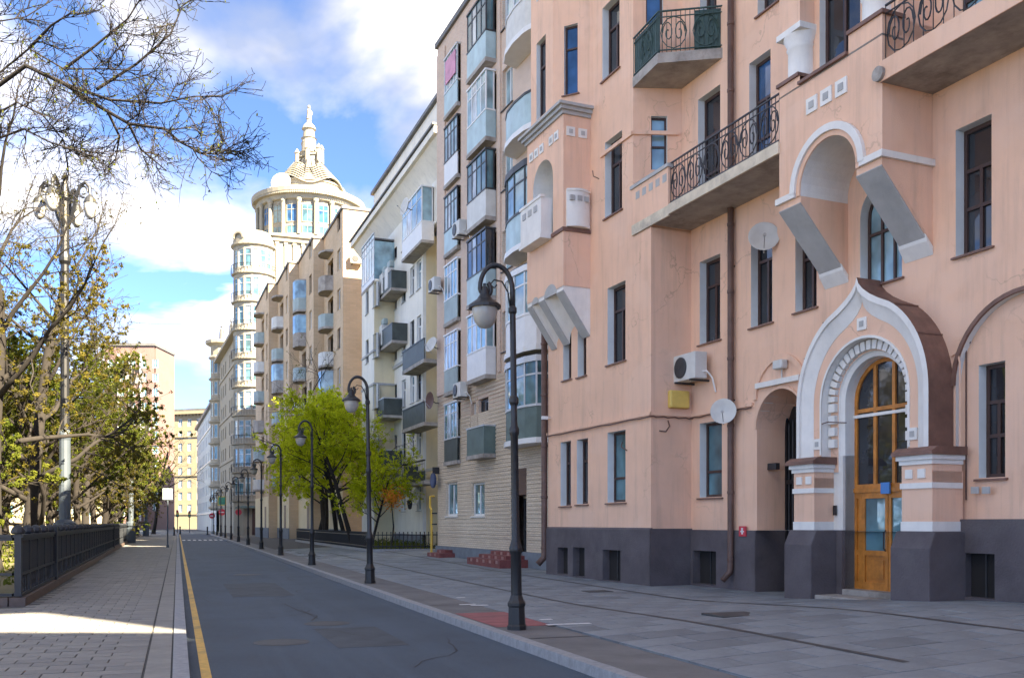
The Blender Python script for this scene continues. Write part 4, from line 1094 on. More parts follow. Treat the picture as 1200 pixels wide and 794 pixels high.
# courses of pale brick stand a little proud on the ground floor
cr = MB()
z = 1.0
while z < 7.2:
    segs = [(-11.5, 1.85)]
    for h in holes:
        h0, h1 = h[0][0] - .08, h[1][0] + .08
        if h[0][1] - .05 < z + .1 and h[2][1] + .02 > z:
            segs = [q for s0, s1 in segs for q in ((s0, min(s1, h0)), (max(s0, h1), s1)) if q[1] - q[0] > .03]
    for s0, s1 in segs: cr.box(K, s0, s1, -.022, .0, z, z + .085)
    z += .15
tag(cr.build('brick_courses', M_BRICKLOW, brick), kind='stuff')
q = (-6.3, -5.2, 4.3, 6.5); window(K, *q, .12, brick, rows=((0, .35, 1), (.35, 1, 2)), fm=M_DKFRAME, gm=G_DARK)
for a0, a1 in ((-11.5, -10.4), (-8.2, -7.3), (-4.1, -3.85), (1.2, 1.9)):
    MB().box(K, a0, a1, -.06, -.003, 7.3, HB - .4).build('pier', M_BRICK, brick)
MB().box(K, -11.6, 1.9, -.1, .0, -.3, .56).build('plinth', M_GREYPLINTH, brick)
back = MB().box(K, -11.55, 1.9, 1.6, 13, -.3, HB - .3).build('rear_body', M_BRICK, brick)
MB().box(K, -11.62, 1.9, -.12, 13, HB, HB + .22).build('roof', M_ROOF, brick)
MB().box(K, -11.55, -11.5, .0, 13, -.3, HB).build('gable', M_BRICK, brick)
for k, zf in enumerate(floors):
    for a0, a1 in ((-10.15, -8.45), (-6.55, -4.35)):
        MB().box(K, a0 - .05, a1 + .05, .9, .95, zf - .1, zf + 2.6).build('loggia_back', M_CREAM, brick)
        MB().box(K, a0 + .3, a0 + 1.1, .84, .9, zf, zf + 2.1).build('loggia_door', M_DKFRAME, brick)
    glazed_balcony(K, -10.15, -8.45, .16, zf, (M_DKPANEL, M_GREYPANEL, M_GREYPANEL, M_BLUEPANEL, M_WHITE, M_BLUEPANEL)[k], brick, fm=(M_ALU, M_WHITE, M_WHITE, M_DKFRAME, M_DKFRAME, M_ALU)[k], gm=(G_TEAL, G_PALE, G_SKY, G_SKY, G_SKY, G_SKY)[k], n=4, ph=.95)
    if k == 0: s = glazed_balcony(K, -6.3, -4.4, .5, zf, M_GREENPANEL, brick, glazed=False, ph=1.05)
    else: s = glazed_balcony(K, -6.5, -4.4, .42, zf, (M_WHITE, M_WHITE, M_BLUEPANEL, M_OFFWHITE, M_BLUEPANEL, M_BLUEPANEL)[k], brick, fm=(M_WHITE, M_WHITE, M_DKFRAME, M_DKFRAME, M_WHITE, M_DKFRAME)[k], gm=(G_SKY, G_SKY, G_DARK, G_TEAL, G_SKY, G_TEAL)[k], n=4)
MB().box(K, -9.9, -8.6, -.20, -.16, floors[5] + 1.3, floors[5] + 2.3).build('pink_banner', M_PINKCLOTH, brick)
# rounded bays at the right end
def round_bay(a0, a1, out, zf, pm, parent, fm, gm, glazed=True, top=None):
    c, w = (a0 + a1) / 2, (a1 - a0) / 2
    def arc(e=0., n=6): return [(c - (w + e) * math.cos(math.pi * i / n), -(out + e) * math.sin(math.pi * i / n) ** .55) for i in range(n + 1)]
    s = MB().plan(arc(.08), zf - .18, zf).build('balcony', M_WHITE, parent)
    pts = arc()
    def band(z0, z1, m, name, e=0., th=.04):
        mb = MB(); o = arc(e); i_ = arc(e - th); n = len(o)
        mb.add([(x, y, z) for z in (z0, z1) for x, y in o] + [(x, y, z) for z in (z0, z1) for x, y in i_], [(i, i + 1, n + i + 1, n + i) for i in range(n - 1)] + [(2 * n + i, 3 * n + i, 3 * n + i + 1, 2 * n + i + 1) for i in range(n - 1)] + [(n + i, n + i + 1, 3 * n + i + 1, 3 * n + i) for i in range(n - 1)] + [(i, 2 * n + i, 2 * n + i + 1, i + 1) for i in range(n - 1)])
        return mb.build(name, m, s)
    band(zf, zf + 1.05, pm, 'panel')
    band(zf + 1.05, zf + 1.13, fm, 'rail', .03, .08)
    if glazed:
        band(zf + 2.1, zf + 2.16, fm, 'transom', .01, .05); band(zf + 2.55, zf + 2.75, top or fm, 'canopy', .06, .1)
        MB().plan(arc(.05), zf + 2.74, zf + 2.78).build('canopy_top', M_DKFRAME, s)
        for i in range(len(pts) - 1):
            (x0, y0), (x1, y1) = pts[i], pts[i + 1]
            Pp = Pl(brick, (x0, y0), (x1, y1))
            if Pp.len < .05: continue
            MB().box(Pp, .03, Pp.len - .03, .01, .02, zf + 1.13, zf + 2.55).build('pane', gm, s)
            MB().box(Pp, -.03, .03, -.02, .04, zf + 1.13, zf + 2.55).build('mullion', fm, s)
    return s
for k, (zf, pm, fm, gm, gl) in enumerate(((4.45, M_GREENPANEL, M_ALU, G_TEAL, 1), (7.55, M_WHITE, M_WHITE, G_SKY, 1), (11.1, M_BLUEPANEL, M_DKFRAME, G_SKY, 1), (15.0, M_BLUEPANEL, M_DKFRAME, G_SKY, 0), (18.3, M_OFFWHITE, M_ALU, G_SKY, 1))):
    round_bay(-2.35, .75, .75, zf, pm, brick, fm, gm, gl)
# entrance: recess, door, red steps
MB().box(K, dq[0] - .05, dq[1] + .05, .5, .56, .3, 3.7).build('entrance_back', M_BRICKLOW, brick)
window(K, dq[0] + .12, dq[1] - .08, .5, 2.5, .42, brick, rows=((0, .42, 2), (.42, 1, 2)), fm=M_DKFRAME, gm=G_DARK, name='entrance_door', fw=.09)
MB().box(K, dq[0], dq[1], -.02, .45, 2.6, 3.55).build('door_lintel', mat('brown_panel', (.12, .07, .05), .8, .2), brick)
for nm, a0, a1, n, out in (('entrance_steps', -4.4, -1.1, 3, .36), ('side_steps', -10.6, -8.9, 2, .35)):
    lp, rz = wpos(K, (a0 + a1) / 2, -.1, .17)
    t = thing('entrance_steps', 'wide red-brown tiled steps at the brick building door' if n == 3 else 'small red-brown tiled steps left of the brick building door', 'steps', lp, rz, 'red tiled steps')
    w = (a1 - a0) / 2
    for i in range(n):
        o = MB().box(W0, -w + i * .3, w - i * .3, -out * (n - i), 0 if i == 0 else -.002, i * .13 - (.2 if i == 0 else 0), (i + 1) * .13 - .004).build('step', M_STEP, t)
        m = int((2 * w - i * .6) / .32)
        for q in range(m):
            x = -w + i * .3 + .16 + q * .32
            MB().box(W0, x - .1, x + .1, -out * (n - i) - .012, -out * (n - i) - .001, i * .13 - .01, i * .13 + .1).build('tile', M_STEPPALE if q % 2 else M_STEP, o)
# gas pipe, round number plate, air conditioners and dishes on the brick wall
lp, rz = wpos(K, -11.7, -.25, 0)
t = thing('gas_pipe', 'yellow gas pipe standing at the left corner of the brick building', 'gas pipe', lp, rz)
MB().tube([(0, 0, .1), (0, 0, 2.2), (-.2, 0, 2.3), (-.2, 0, 2.8), (-.2, .2, 2.8)], .055, 8).build('pipe', M_GAS, t)
MB().box(W0, -.06, .06, .0, .25, 1.5, 1.56).box(W0, -.06, .06, .0, .25, 2.0, 2.06).build('clamp', M_IRON, t)
lp, rz = wpos(K, -11.3, -.3, 3.5)
t = thing('number_plate', 'round dark blue house plate hanging at the brick building corner', 'house plate', lp, rz)
MB().tube([(0, -.04, 0), (0, .04, 0)], .34, 18).build('disc', M_NAVY, t); MB().tube([(0, -.05, 0), (0, -.041, 0)], .27, 18).build('disc_face', mat('plate_face', (.05, .08, .18), .5), t)
MB().box(W0, -.05, .05, -.02, .28, .3, .6).build('bracket', M_IRON, t)
ac_unit(K, -7.45, 6.75, -.06, 'air conditioner low between the two balcony columns of the brick building', 1.05)
ac_unit(K, -7.55, 13.4, -.06, 'air conditioner halfway up between the balcony columns of the brick building', 1.05)
ac_unit(K, -10.9, 11.9, -.06, 'air conditioner at the left edge of the brick building', 1.0)
M_MAROON = mat('maroon_dish', (.13, .07, .06), .6, .1)
a, z = K.pix(512, 472); dish(K, -11.35, z, -.02, .38, 'dark maroon satellite dish at the left edge of the brick building', 10, 0, M_MAROON)
a, z = K.pix(511, 409); dish(K, -11.35, z, -.02, .36, 'white satellite dish at the left edge of the brick building', 20, 20)

# ------------------------------------------------------------------ white building with dark balconies
white = bld('white_apartment_building', 'white apartment building with cream wing, dark balconies and a deep cornice', 13.3, 46.5, 178)
Wp = Pl(white)
SW0 = -22.; WG = -16.5; PWG = 1.3
hw = []
rc0, rc1 = -5.6, -2.0
for k in range(6):
    zf = 1.55 + 3.2 * k
    for i, a in enumerate((-14.6, -12.6, -10.4, -8.4, -6.9)):
        if k == 0 and i in (1, 3): continue
        q = (a, a + .95, zf + .75, zf + 2.4); hw.append(rectp(*q))
        window(Wp, *q, .12, white, rows=((0, .65, 2), (.65, 1, 1)), fm=M_WHITE if (i + k) % 3 else M_DKFRAME, gm=G_DARK if (i * 2 + k) % 4 else G_TEAL, sill=M_GREYCON, fw=.08)
hw.append(rectp(rc0, rc1, .2, 17.9))
wall(Wp, [(WG - .2, .9), (0., .9), (0., 19.), (WG - .2, 19.)], hw[:-1] + [rectp(rc0, rc1, .91, 17.9)], 0, .2, 'wall', M_WHITEWALL, white, M_REVEAL)
MB().box(Wp, WG - .2, rc0, -.05, 0, -.3, .92).build('plinth', M_GREYPLINTH, white)
# recess with loggia walls
rcb = MB().box(Wp, rc0 - .2, rc1 + .2, 1.3, 1.35, -.3, 18.2).build('loggia_back', M_CREAM, white)
MB().box(Wp, rc0 - .06, rc0, .2, 1.3, -.3, 18).build('loggia_side', M_CREAM, white)
MB().box(Wp, rc0, rc1, 1.22, 1.3, -.3, .95).build('plinth', M_GREYPLINTH, white)
for k in range(5):
    window(Wp, rc0 + .5, rc0 + 1.5, 4.1 + 3.2 * k, 6.3 + 3.2 * k, 1.22, white, fm=M_WHITE, gm=G_TEAL, rows=((0, .4, 1), (.4, 1, 1)))
# dark balconies on the right, one per floor
for k, zf in enumerate((3.85, 6.95, 10.3)):
    s = MB().box(Wp, -6.6, rc1, -.95, 0, zf - .2, zf).build('balcony', M_SLAB, white)
    if k == 0: railing(Pl(white, (-6.6, -.95), (rc1, -.95)), 0, 4.6, .03, zf, zf + 1.05, .3, 0).build('railing', M_IRON, s); railing(Pl(white, (-6.6, 0), (-6.6, -.95)), 0, .95, .03, zf, zf + 1.05, .16, 0).build('railing', M_IRON, s)
    MB().box(Wp, -6.58, rc1, -.93 if k else -.9, -.88 if k else -.86, zf, zf + (1.05 if k else .5)).box(Wp, -6.58, -6.53, -.88, 0, zf, zf + 1.0).build('panel', M_DKPANEL, s)
    MB().box(Wp, -6.62, rc1, -.97, -.86, zf + 1.05, zf + 1.1).build('rail', M_IRON, s)
# balconies further up and to the left
for zf, a0, a1, m, gl in ((12.55, -13.4, -9.0, M_DKPANEL, 0), (15.75, -13.6, -9.2, M_DKPANEL, 0), (17.0, -7.6, -3.3, M_WHITE, 1)):
    glazed_balcony(Wp, a0, a1, .95 if not gl else .7, zf, m, white, fm=M_WHITE if gl else M_DKFRAME, gm=G_SKY, n=4, glazed=bool(gl), ph=1.0, gh=1.9)
for k, (zf, a0) in enumerate(((13.65, -12.0), (16.85, -11.8), (16.85, -10.4))):
    lp, rz = wpos(Wp, a0, -.75, zf)
    t = thing('balcony_clutter', ('pale bundle piled on the lower dark balcony of the white building', 'boxes stacked at the left of the upper dark balcony', 'pale crate at the right of the upper dark balcony')[k], 'boxes', lp, rz)
    MB().box(W0, -.4, .4, -.25, .2, -.95, .35).build('crate', M_OFFWHITE, t, bevel=.05); MB().box(W0, -.2, .5, -.15, .15, .35, .75).build('bundle', M_GREYPANEL, t, bevel=.08)
# ledges, cornice, attic, roof
MB().box(Wp, WG - .2, 0, -.12, 0, 11.3, 11.5).box(Wp, WG - .2, 0, -.1, 0, 4.45, 4.6).build('ledge', M_GREYCON, white)
co = MB().side(Wp, [(0, 20.2), (-.9, 21.3), (-1.1, 21.3), (-1.1, 21.65), (0, 21.75)], -21.0, 0.5).build('cornice', M_WHITEWALL, white)
MB().box(Wp, -21.1, .5, -1.2, .1, 21.7, 21.8).build('cornice_top', M_ROOF, co)
for i in range(16): MB().side(Wp, [(0, 20.3), (-.75, 21.25), (0, 21.28)], -20.4 + i * 1.3, -20.1 + i * 1.3).build('modillion', M_TRIM, co)
at_h = [rectp(a, a + .4, 22.35, 23.0) for a in (-15.6, -11., -6.2)]
for a in (-15.6, -11., -6.2): window(Wp, a, a + .4, 22.35, 23.0, .1, white, rows=((0, 1, 1),), fm=M_DKFRAME, gm=G_DARK)
wall(Wp, [(-18.2, 19.0), (.5, 19.0), (.5, 24.35), (-18.2, 24.35)], at_h, 0, .2, 'attic_wall', M_WHITEWALL, white, M_REVEAL)
MB().box(Wp, -18.4, .5, -.2, 13, 24.35, 24.55).build('roof', M_ROOF, white)
MB().box(Wp, -18.2, .5, 1.6, 12, -.3, 24.3).build('rear_body', M_WHITEWALL, white)
MB().box(Wp, -18.2, -18.1, 0, 12, 15, 24.3).build('gable', M_WHITEWALL, white)
# projecting wing on the left with a cream flank
WF = Pl(white, (0, -PWG), (1, -PWG)); SW0 = WF.pix(424, 400)[0]; WG = WF.pix(438.5, 400)[0] + 1.2
hq = []
for k in range(5):
    zf = 1.6 + 3.2 * k
    for a in (SW0 + 1.2, SW0 + 3.4):
        q = (a, a + .9, zf + .8, zf + 2.3); hq.append(rectp(*q)); window(WF, *q, .12, white, rows=((0, 1, 2),), fm=M_DKFRAME, gm=G_DARK, sill=M_GREYCON)
wall(WF, rectp(SW0, WG - 1.2, -.3, 16.9), hq, 0, .2, 'wing_front', M_WHITEWALL, white, M_REVEAL)
WS = Pl(white, (WG - 1.2, -PWG), (WG - 1.2, .05))
wall(WS, rectp(0, PWG + .05, -.3, 16.9), [], 0, 0, 'wing_flank', M_CREAM, white)
for z0 in (4.5, 10.3, 12.4): MB().box(WF, SW0, WG - 1.14, -.06, 0, z0, z0 + .14).box(WS, 0, PWG, -.06, 0, z0, z0 + .14).build('ledge', M_GREYCON, white)
s = glazed_balcony(WF, SW0, WG - 1.2, .02, 16.9, M_WHITE, white, fm=M_ALU, gm=G_SKY, n=5, ph=.35, gh=2.6)
MB().box(WS, 0, PWG, -.02, .0, 17.0, 19.4).build('pane', G_SKY, s)
MB().box(WF, SW0, WG - 1.2, 0, PWG, 19.5, 19.6).build('wing_roof', M_ROOF, white)
MB().box(WF, SW0, SW0 + .1, 0, PWG + 11, -.3, 16.9).build('gable', M_WHITEWALL, white)
MB().box(WF, SW0 + .1, -18.2, PWG, PWG + 10, -.3, 20.5).build('wing_body', M_WHITEWALL, white)
for z0 in (5.0, 8.2): glazed_balcony(Wp, WG - 1.1, WG + .8, 1.15, z0, M_DKPANEL, white, glazed=False)
for k, (a, z) in enumerate(((-4.5, 19.0), (-5.2, 3.0))):
    dish(Wp, a, z, -.9 if k == 0 else -.05, .5, ('white satellite dish on the top enclosed balcony of the white building', 'satellite dish at ground floor of the white building')[k], 10, 10)
a0 = -6.6
lp, rz = wpos(Wp, -6.2, -.1, 2.6)
t = thing('wall_lantern', 'black wall lantern on the white building below the lowest balcony', 'wall lamp', lp, rz)
MB().tube([(0, 0, .3), (0, -.3, .45), (0, -.5, .3)], .03, 6).build('arm', M_IRON, t); MB().lathe((0, -.5, -.25), [(.001, 0), (.1, .05), (.17, .45), (.2, .48), (.001, .62)], 10).build('lantern', M_IRON, t)
bn = MB().box(W0, -.9, .9, -.02, .02, 0, .5)

# ------------------------------------------------------------------ sand brick apartment house with rounded balconies
p_ = at(402, 70)
tan = bld('sand_brick_apartment_house', 'sand coloured brick apartment house with sunlit end walls stepping forward and rounded balconies', p_.x, p_.y, 175)
M_RUST = mat('orange_loggia', (.38, .19, .08), .9, .15, 1)
HT, SL, ST = 25., 8.2, .85
FL = [5.0 + 3.0 * k for k in range(7)]
for i in range(4):
    s1 = -SL * i; s0 = s1 - SL - (4 if i == 3 else 0); T_ = Pl(tan, (0, -ST * i), (1, -ST * i))
    b = s1 - 5.2; hh = []
    for k, zf in enumerate(FL):
        for a in (s1 - 2.3,) if zf < FL[6] + 1 else ():
            q = (a, a + 1.25, zf + .8, zf + 2.4); hh.append(rectp(*q))
            window(T_, *q, .14, tan, rows=((0, 1, 2),), fm=M_WHITE if (i + k) % 3 else M_BROWNFR, gm=(G_DARK, G_TEAL, G_DARK, G_PALE)[(i * 3 + k) % 4], fw=.09)
        if zf + 2.6 > HT - 1: continue
        a0, a1 = b - 1.15, b + 1.15; hh.append(rectp(a0, a1, zf, zf + 2.45))
        MB().box(T_, a0, a1, .8, .85, zf, zf + 2.45).build('loggia_back', M_RUST, tan)
        window(T_, b - .2, b + .8, zf, zf + 2.2, .7, tan, rows=((0, .4, 1), (.4, 1, 1)), fm=M_WHITE, gm=G_DARK, name='balcony_door')
        half = [(b - 1.25 * math.cos(math.pi * m / 6), -ST * i - .95 * math.sin(math.pi * m / 6) ** .6) for m in range(7)]
        sl = MB().plan(half, zf - .18, zf).build('balcony', M_SLAB, tan)
        n = 7; hb = MB(); i2 = [(b + (x - b) * .95, -ST * i + (y + ST * i) * .95) for x, y in half]
        hb.add([(x, y, z) for z in (zf, zf + 1.) for x, y in half] + [(x, y, z) for z in (zf, zf + 1.) for x, y in i2], [(m, m + 1, n + m + 1, n + m) for m in range(6)] + [(2 * n + m, 3 * n + m, 3 * n + m + 1, 2 * n + m + 1) for m in range(6)] + [(n + m, n + m + 1, 3 * n + m + 1, 3 * n + m) for m in range(6)])
        hb.build('panel', (M_GREYPANEL, M_SLAB, M_GREYPANEL, M_OFFWHITE)[(i + k) % 4], sl)
        if (i, k) in ((1, 5), (1, 4), (0, 2), (2, 3)):
            MB().add([(x, y, z) for z in (zf + 1., zf + 2.5) for x, y in half], [(m, m + 1, n + m + 1, n + m) for m in range(6)]).build('glazing', G_SKY, sl)
            MB().plan(half, zf + 2.5, zf + 2.6).build('canopy', M_SLAB, sl)
        elif k == 5: MB().plan(half, zf + 2.85, zf + 3.0).build('canopy', M_SLAB, sl)
    wall(T_, [(s0, 1.0), (s1, 1.0), (s1, HT), (s0, HT)], hh, 0, .25, 'wall', M_BRICKTAN, tan, M_BRICKTAN)
    MB().box(T_, s0, s1 + .1, -.12, 12, HT, HT + .2).build('roof', M_ROOF, tan)
    MB().box(T_, s1 - .06, s1, .0, 13 if i == 0 else ST + .3, -.3, HT).build('end_wall', M_BRICKTAN, tan)
    MB().box(T_, s0, s1 - .1, 1.6, 12.5, -.3, HT - .1).build('rear_body', M_BRICKTAN, tan)
    MB().box(T_, s0, s1 + .03, -.06, 0, -.3, 1.1).build('plinth', M_GREYPLINTH, tan)
    MB().box(T_, s0, s1 - .02, -.03, -.0, 1.1, 4.2).build('ground_floor', M_CREAM, tan)
    MB().box(T_, s1 - 3.2, s1 - 1.9, -.05, -.03, .2, 3.2).build('shop_door', M_BROWNFR, tan)
# end wall facing down the street: small window and air conditioner
GE = Pl(tan, (0, 0), (0, 12))
window(GE, 1.4, 1.75, 22.3, 23.1, -.02, tan, rows=((0, 1, 1),), fm=M_DKFRAME, gm=G_DARK, fw=.05)
ac_unit(GE, .95, 20.9, 0, 'air conditioner on the sunlit end wall of the sand brick house', 1.1, R(90))

# ------------------------------------------------------------------ tower house with drum and spire
tc = at(297.5, 116)
tower = thing('tower_house', 'tall cream tower house with rounded corner bay, drum, wavy dome rings and spire', 'building', (0, 0, 0))
tower.location = (tc.x, tc.y, 0)
def facets(r, a0, a1, n): return [(r * math.cos(R(a0 + (a1 - a0) * k / n)), r * math.sin(R(a0 + (a1 - a0) * k / n))) for k in range(n + 1)]
fc = facets(2.45, 170, 350, 8)
PITCH = 3.46
ztop = 35.8
nf = 9
for k in range(8):
    P = Pl(tower, fc[k], fc[k + 1])
    hs = []
    for j in range(nf):
        zf = 4.2 + PITCH * j
        q = (.09, P.len - .09, zf + .75, zf + 2.9)
        hs.append(rectp(*q)); window(P, *q, .08, tower, rows=((0, .7, 1), (.7, 1, 1)), fm=M_WHITE, gm=G_TEAL if (j + k) % 3 else G_SKY, fw=.07)
    wall(P, rectp(-.0, P.len, -.3, ztop - .6), hs, 0, .12, 'bay_wall', M_TOWER, tower, M_TOWER)
for j in range(nf + 1):
    zf = 4.2 + PITCH * j
    MB().lathe((0, 0, zf), [(2.45, -.1), (2.68, -.02), (2.68, .12), (2.5, .2), (2.45, .42)], 20, R(165), R(355)).build('bay_band', M_TOWER, tower, smooth=False)
    if j < nf:
        mb = MB().lathe((0, 0, zf), [(2.74, 1.05), (2.70, 1.05), (2.70, 1.12), (2.74, 1.12), (2.74, 1.05)], 20, R(165), R(355))
        for i in range(26):
            a = R(165 + 190 * i / 25); mb.tube([(2.72 * math.cos(a), 2.72 * math.sin(a), zf + .1), (2.72 * math.cos(a), 2.72 * math.sin(a), zf + 1.1)], .025, 3, False)
        mb.build('bay_railing', M_IRON, tower)
MB().lathe((0, 0, ztop - .6), [(2.45, 0), (2.75, .15), (2.75, .35), (2.5, .45), (2.5, .9), (2.3, 1.5), (1.9, 2.0), (.001, 2.1)], 24).build('bay_top', M_TOWER, tower)
Pb = Pl(tower, (-2.6, -.9), (-1.2, -2.3))
ring(Pb, .9, ztop + .3, .62, .85, -.1, .2, n=12).build('bay_arch', M_TOWER, tower)
for k in (4, 5):
    P = Pl(tower, fc[k], fc[k + 1]); MB().box(P, .04, P.len - .04, -.03, .0, 0, 3.3).build('doorway', M_BROWNFR, tower)
MB().lathe((0, 0, 3.45), [(2.45, 0), (3.7, -.12), (3.7, .0), (2.45, .2)], 12, R(230), R(320)).build('entrance_canopy', M_GREENPANEL, tower)
# front wall with pilasters between the bay and the right
PF = Pl(tower, (2.2, -.8), (16, -.8))
wall(PF, rectp(0, 13.8, -.3, 37.3), [], 0, 0, 'front_wall', M_TOWER, tower)
for i in range(9):
    a = .35 + i * 1.05
    MB().box(PF, a, a + .32, -.18, 0, 20, 36.3).box(PF, a - .06, a + .38, -.24, 0, 36.0, 36.3).build('pilaster', M_TOWER, tower)
MB().box(PF, -.2, 13.8, -.3, 0, 36.4, 36.7).box(PF, -.2, 13.8, -.4, 0, 37.0, 37.3).build('cornice', M_TOWER, tower)
MB().box(W0, 1.0, 15.9, -.6, 16, -.3, 37.2).build('tower_body', M_TOWER, tower)
# drum
dcx, dcy = at(362, 124).x - tc.x, at(362, 124).y - tc.y
DR = 6.55
zd0, zd1 = 37.2, 42.2
MB().lathe((dcx, dcy, 0), [(DR - .25, zd0), (DR - .25, zd1)], 40).build('drum', M_TOWER, tower)
MB().lathe((dcx, dcy, 0), [(DR - .25, zd0), (DR + .15, zd0), (DR + .15, zd0 + .5), (DR, zd0 + .6), (DR - .25, zd0 + .6)], 48).build('drum_base', M_TOWER, tower)
MB().lathe((dcx, dcy, 0), [(DR - .25, zd1 - .1), (DR + .1, zd1), (DR + .2, zd1 + .5), (DR + .75, zd1 + .8), (DR + .8, zd1 + 1.3), (DR + .3, zd1 + 1.55), (4.6, zd1 + 1.8), (4.6, zd1 + 1.85)], 56).build('drum_cornice', M_TOWER, tower)
NW = 20
for k in range(NW):
    a = 360 * (k + .5) / NW
    if not 150 < a < 385: continue
    if a > 340: continue
    p0 = ((DR - .2) * math.cos(R(a - 6)), (DR - .2) * math.sin(R(a - 6))); p1 = ((DR - .2) * math.cos(R(a + 6)), (DR - .2) * math.sin(R(a + 6)))
    P = Pl(tower, (dcx + p0[0], dcy + p0[1]), (dcx + p1[0], dcy + p1[1]))
    window(P, 0, P.len, zd0 + .65, zd0 + 1.7, -.04, tower, rows=((0, 1, 2),), fm=M_TOWER, gm=G_TEAL, fw=.08)
    window(P, 0, P.len, zd0 + 2.1, zd0 + 4.4, -.04, tower, rows=((0, .7, 2), (.7, 1, 2)), fm=M_TOWER, gm=G_BLUE if k % 2 else G_TEAL, fw=.08)
    ca = R(360 * k / NW)
    MB().lathe((dcx + (DR + .02) * math.cos(ca), dcy + (DR + .02) * math.sin(ca), zd0 + .5), [(.3, 0), (.26, .3), (.24, 4.0), (.34, 4.2), (.34, 4.5)], 10).build('column', M_TOWER, tower)
mb = MB()
for k in range(84):
    ca = R(180 + 180 * k / 84); P = Pl(None, (dcx + (DR + .45) * math.cos(ca), dcy + (DR + .45) * math.sin(ca)), (dcx + (DR + .45) * math.cos(ca + .02), dcy + (DR + .45) * math.sin(ca + .02)))
    mb.box(P, -.1, .1, -.25, .2, zd1 + .52, zd1 + .78)
tag(mb.build('dentils', M_TOWER, tower), kind='stuff')
z0 = zd1 + 1.8
MB().lathe((dcx, dcy, z0), [(4.6, 0), (4.6, 1.2), (4.75, 1.25), (4.75, 1.45), (4.0, 1.7), (3.4, 2.4)], 40).build('attic_drum', M_TOWER, tower)
# wavy rings of the dome
for j in range(8):
    r = 5.0 - j * .36; zz = z0 + 1.3 + j * .37
    mb = MB(); n = 72
    prof = []
    for k in range(n):
        a = 2 * math.pi * k / n; w = .5 * math.sin(a * 5 + .6) * (1 - j * .05)
        prof.append((a, w))
    for k in range(n):
        (a, w), (a2, w2) = prof[k], prof[(k + 1) % n]
        ro = r + .12 * math.sin(a * 5 + .6); ro2 = r + .12 * math.sin(a2 * 5 + .6)
        q = []
        for aa, ww, rr in ((a, w, ro), (a2, w2, ro2)):
            for dr, dz in ((0, 0), (-.5, .12), (-.5, .24), (0, .14)): q.append((dcx + (rr + dr) * math.cos(aa), dcy + (rr + dr) * math.sin(aa), zz + ww + dz))
        mb.add(q, [(0, 1, 5, 4), (1, 2, 6, 5), (2, 3, 7, 6), (3, 0, 4, 7)])
    mb.build('wavy_ring', M_TOWER, tower)
mb = MB()
for k in range(24):
    a = 2 * math.pi * k / 24; mb.tube([(dcx + 4.1 * math.cos(a), dcy + 4.1 * math.sin(a), z0 + 1.3), (dcx + 3.2 * math.cos(a), dcy + 3.2 * math.sin(a), z0 + 3.2), (dcx + 1.8 * math.cos(a), dcy + 1.8 * math.sin(a), z0 + 5.0)], .07, 4)
mb.build('dome_rib', M_IRON, tower)
# spire: stacked stages with a spiral band and a figure on top
zs = z0 + 3.7
MB().lathe((dcx, dcy, zs), [(2.0, 0), (1.8, .5), (1.3, .6), (1.2, 2.4), (1.35, 2.5), (1.0, 2.65), (.9, 4.4), (1.05, 4.5), (.8, 4.6), (.7, 5.6), (.95, 5.75), (.75, 6.2), (.35, 6.6), (.25, 7.2)], 14).build('spire', M_TOWER, tower)
mb = MB()
mb.tube([(dcx + (1.9 - .06 * k) * math.cos(k * .55), dcy + (1.9 - .06 * k) * math.sin(k * .55), zs + .4 + k * .2) for k in range(20)], .16, 5)
mb.build('spiral_band', M_TOWER, tower)
for k in range(4):
    a = R(200 + 55 * k); MB().lathe((dcx + 1.7 * math.cos(a), dcy + 1.7 * math.sin(a), zs + .2), [(.32, 0), (.28, 1.9 + k * .4), (.4, 2.0 + k * .4), (.05, 2.6 + k * .4)], 8).build('pinnacle', M_TOWER, tower)
x, y, z = dcx, dcy, zs + 7.1
MB().tube([(x, y, z), (x + .05, y, z + .7), (x, y, z + 1.25), (x, y, z + 1.45)], [.36, .3, .26, .1], 8).ball((x, y, z + 1.65), .22, 8).tube([(x + .2, y, z + 1.15), (x + .45, y, z + .9), (x + .3, y, z + .6)], .08, 5).build('figure', M_TOWER, tower)
p = at(330, 119, 217)
t = thing('roof_dish', 'large white satellite dish on the tower roof left of the dome', 'satellite dish', (p.x, p.y, 43.2))
b = MB().lathe((0, 0, 0), [(.001, 0), (.6, .08), (1.1, .28), (1.3, .42), (1.1, .24), (.6, .03), (.001, -.05)], 20).build('reflector', M_WHITE, t, smooth=True); b.rotation_euler = (R(75), 0, R(-25)); b.location = (0, 0, 1.3)
MB().tube([(0, .1, -.6), (0, .1, 1.2)], .1, 6).build('mast', M_IRON, t)

# ------------------------------------------------------------------ buildings further up the street
cream = thing('cream_street_house', 'cream house with rows of dark windows and a rounded end bay beside the tower', 'building', (6.6, 165, 0))
Pc = Pl(cream, (0, 0), (2.3, -46))
hs = []
for j in range(7):
    for i in range(13):
        if i % 4 == 3: continue
        q = (4 + i * 3.1, 4 + i * 3.1 + 1.15, 4.6 + j * 3.4, 6.5 + j * 3.4); hs.append(rectp(*q))
        window(Pc, *q, .12, cream, rows=((0, 1, 1),), fm=M_BROWNFR, gm=G_DARK, fw=.09)
wall(Pc, rectp(0, Pc.len, -.3, 28.6), hs, 0, .2, 'wall', M_TOWER, cream, M_TOWER)
for z0 in (4.0, 10.8, 17.6, 24.4): MB().box(Pc, 0, Pc.len, -.15, 0, z0, z0 + .25).build('ledge', M_TOWER, cream)
MB().box(Pc, -.3, Pc.len, -.9, 0, 28.2, 28.7).build('cornice', M_TOWER, cream)
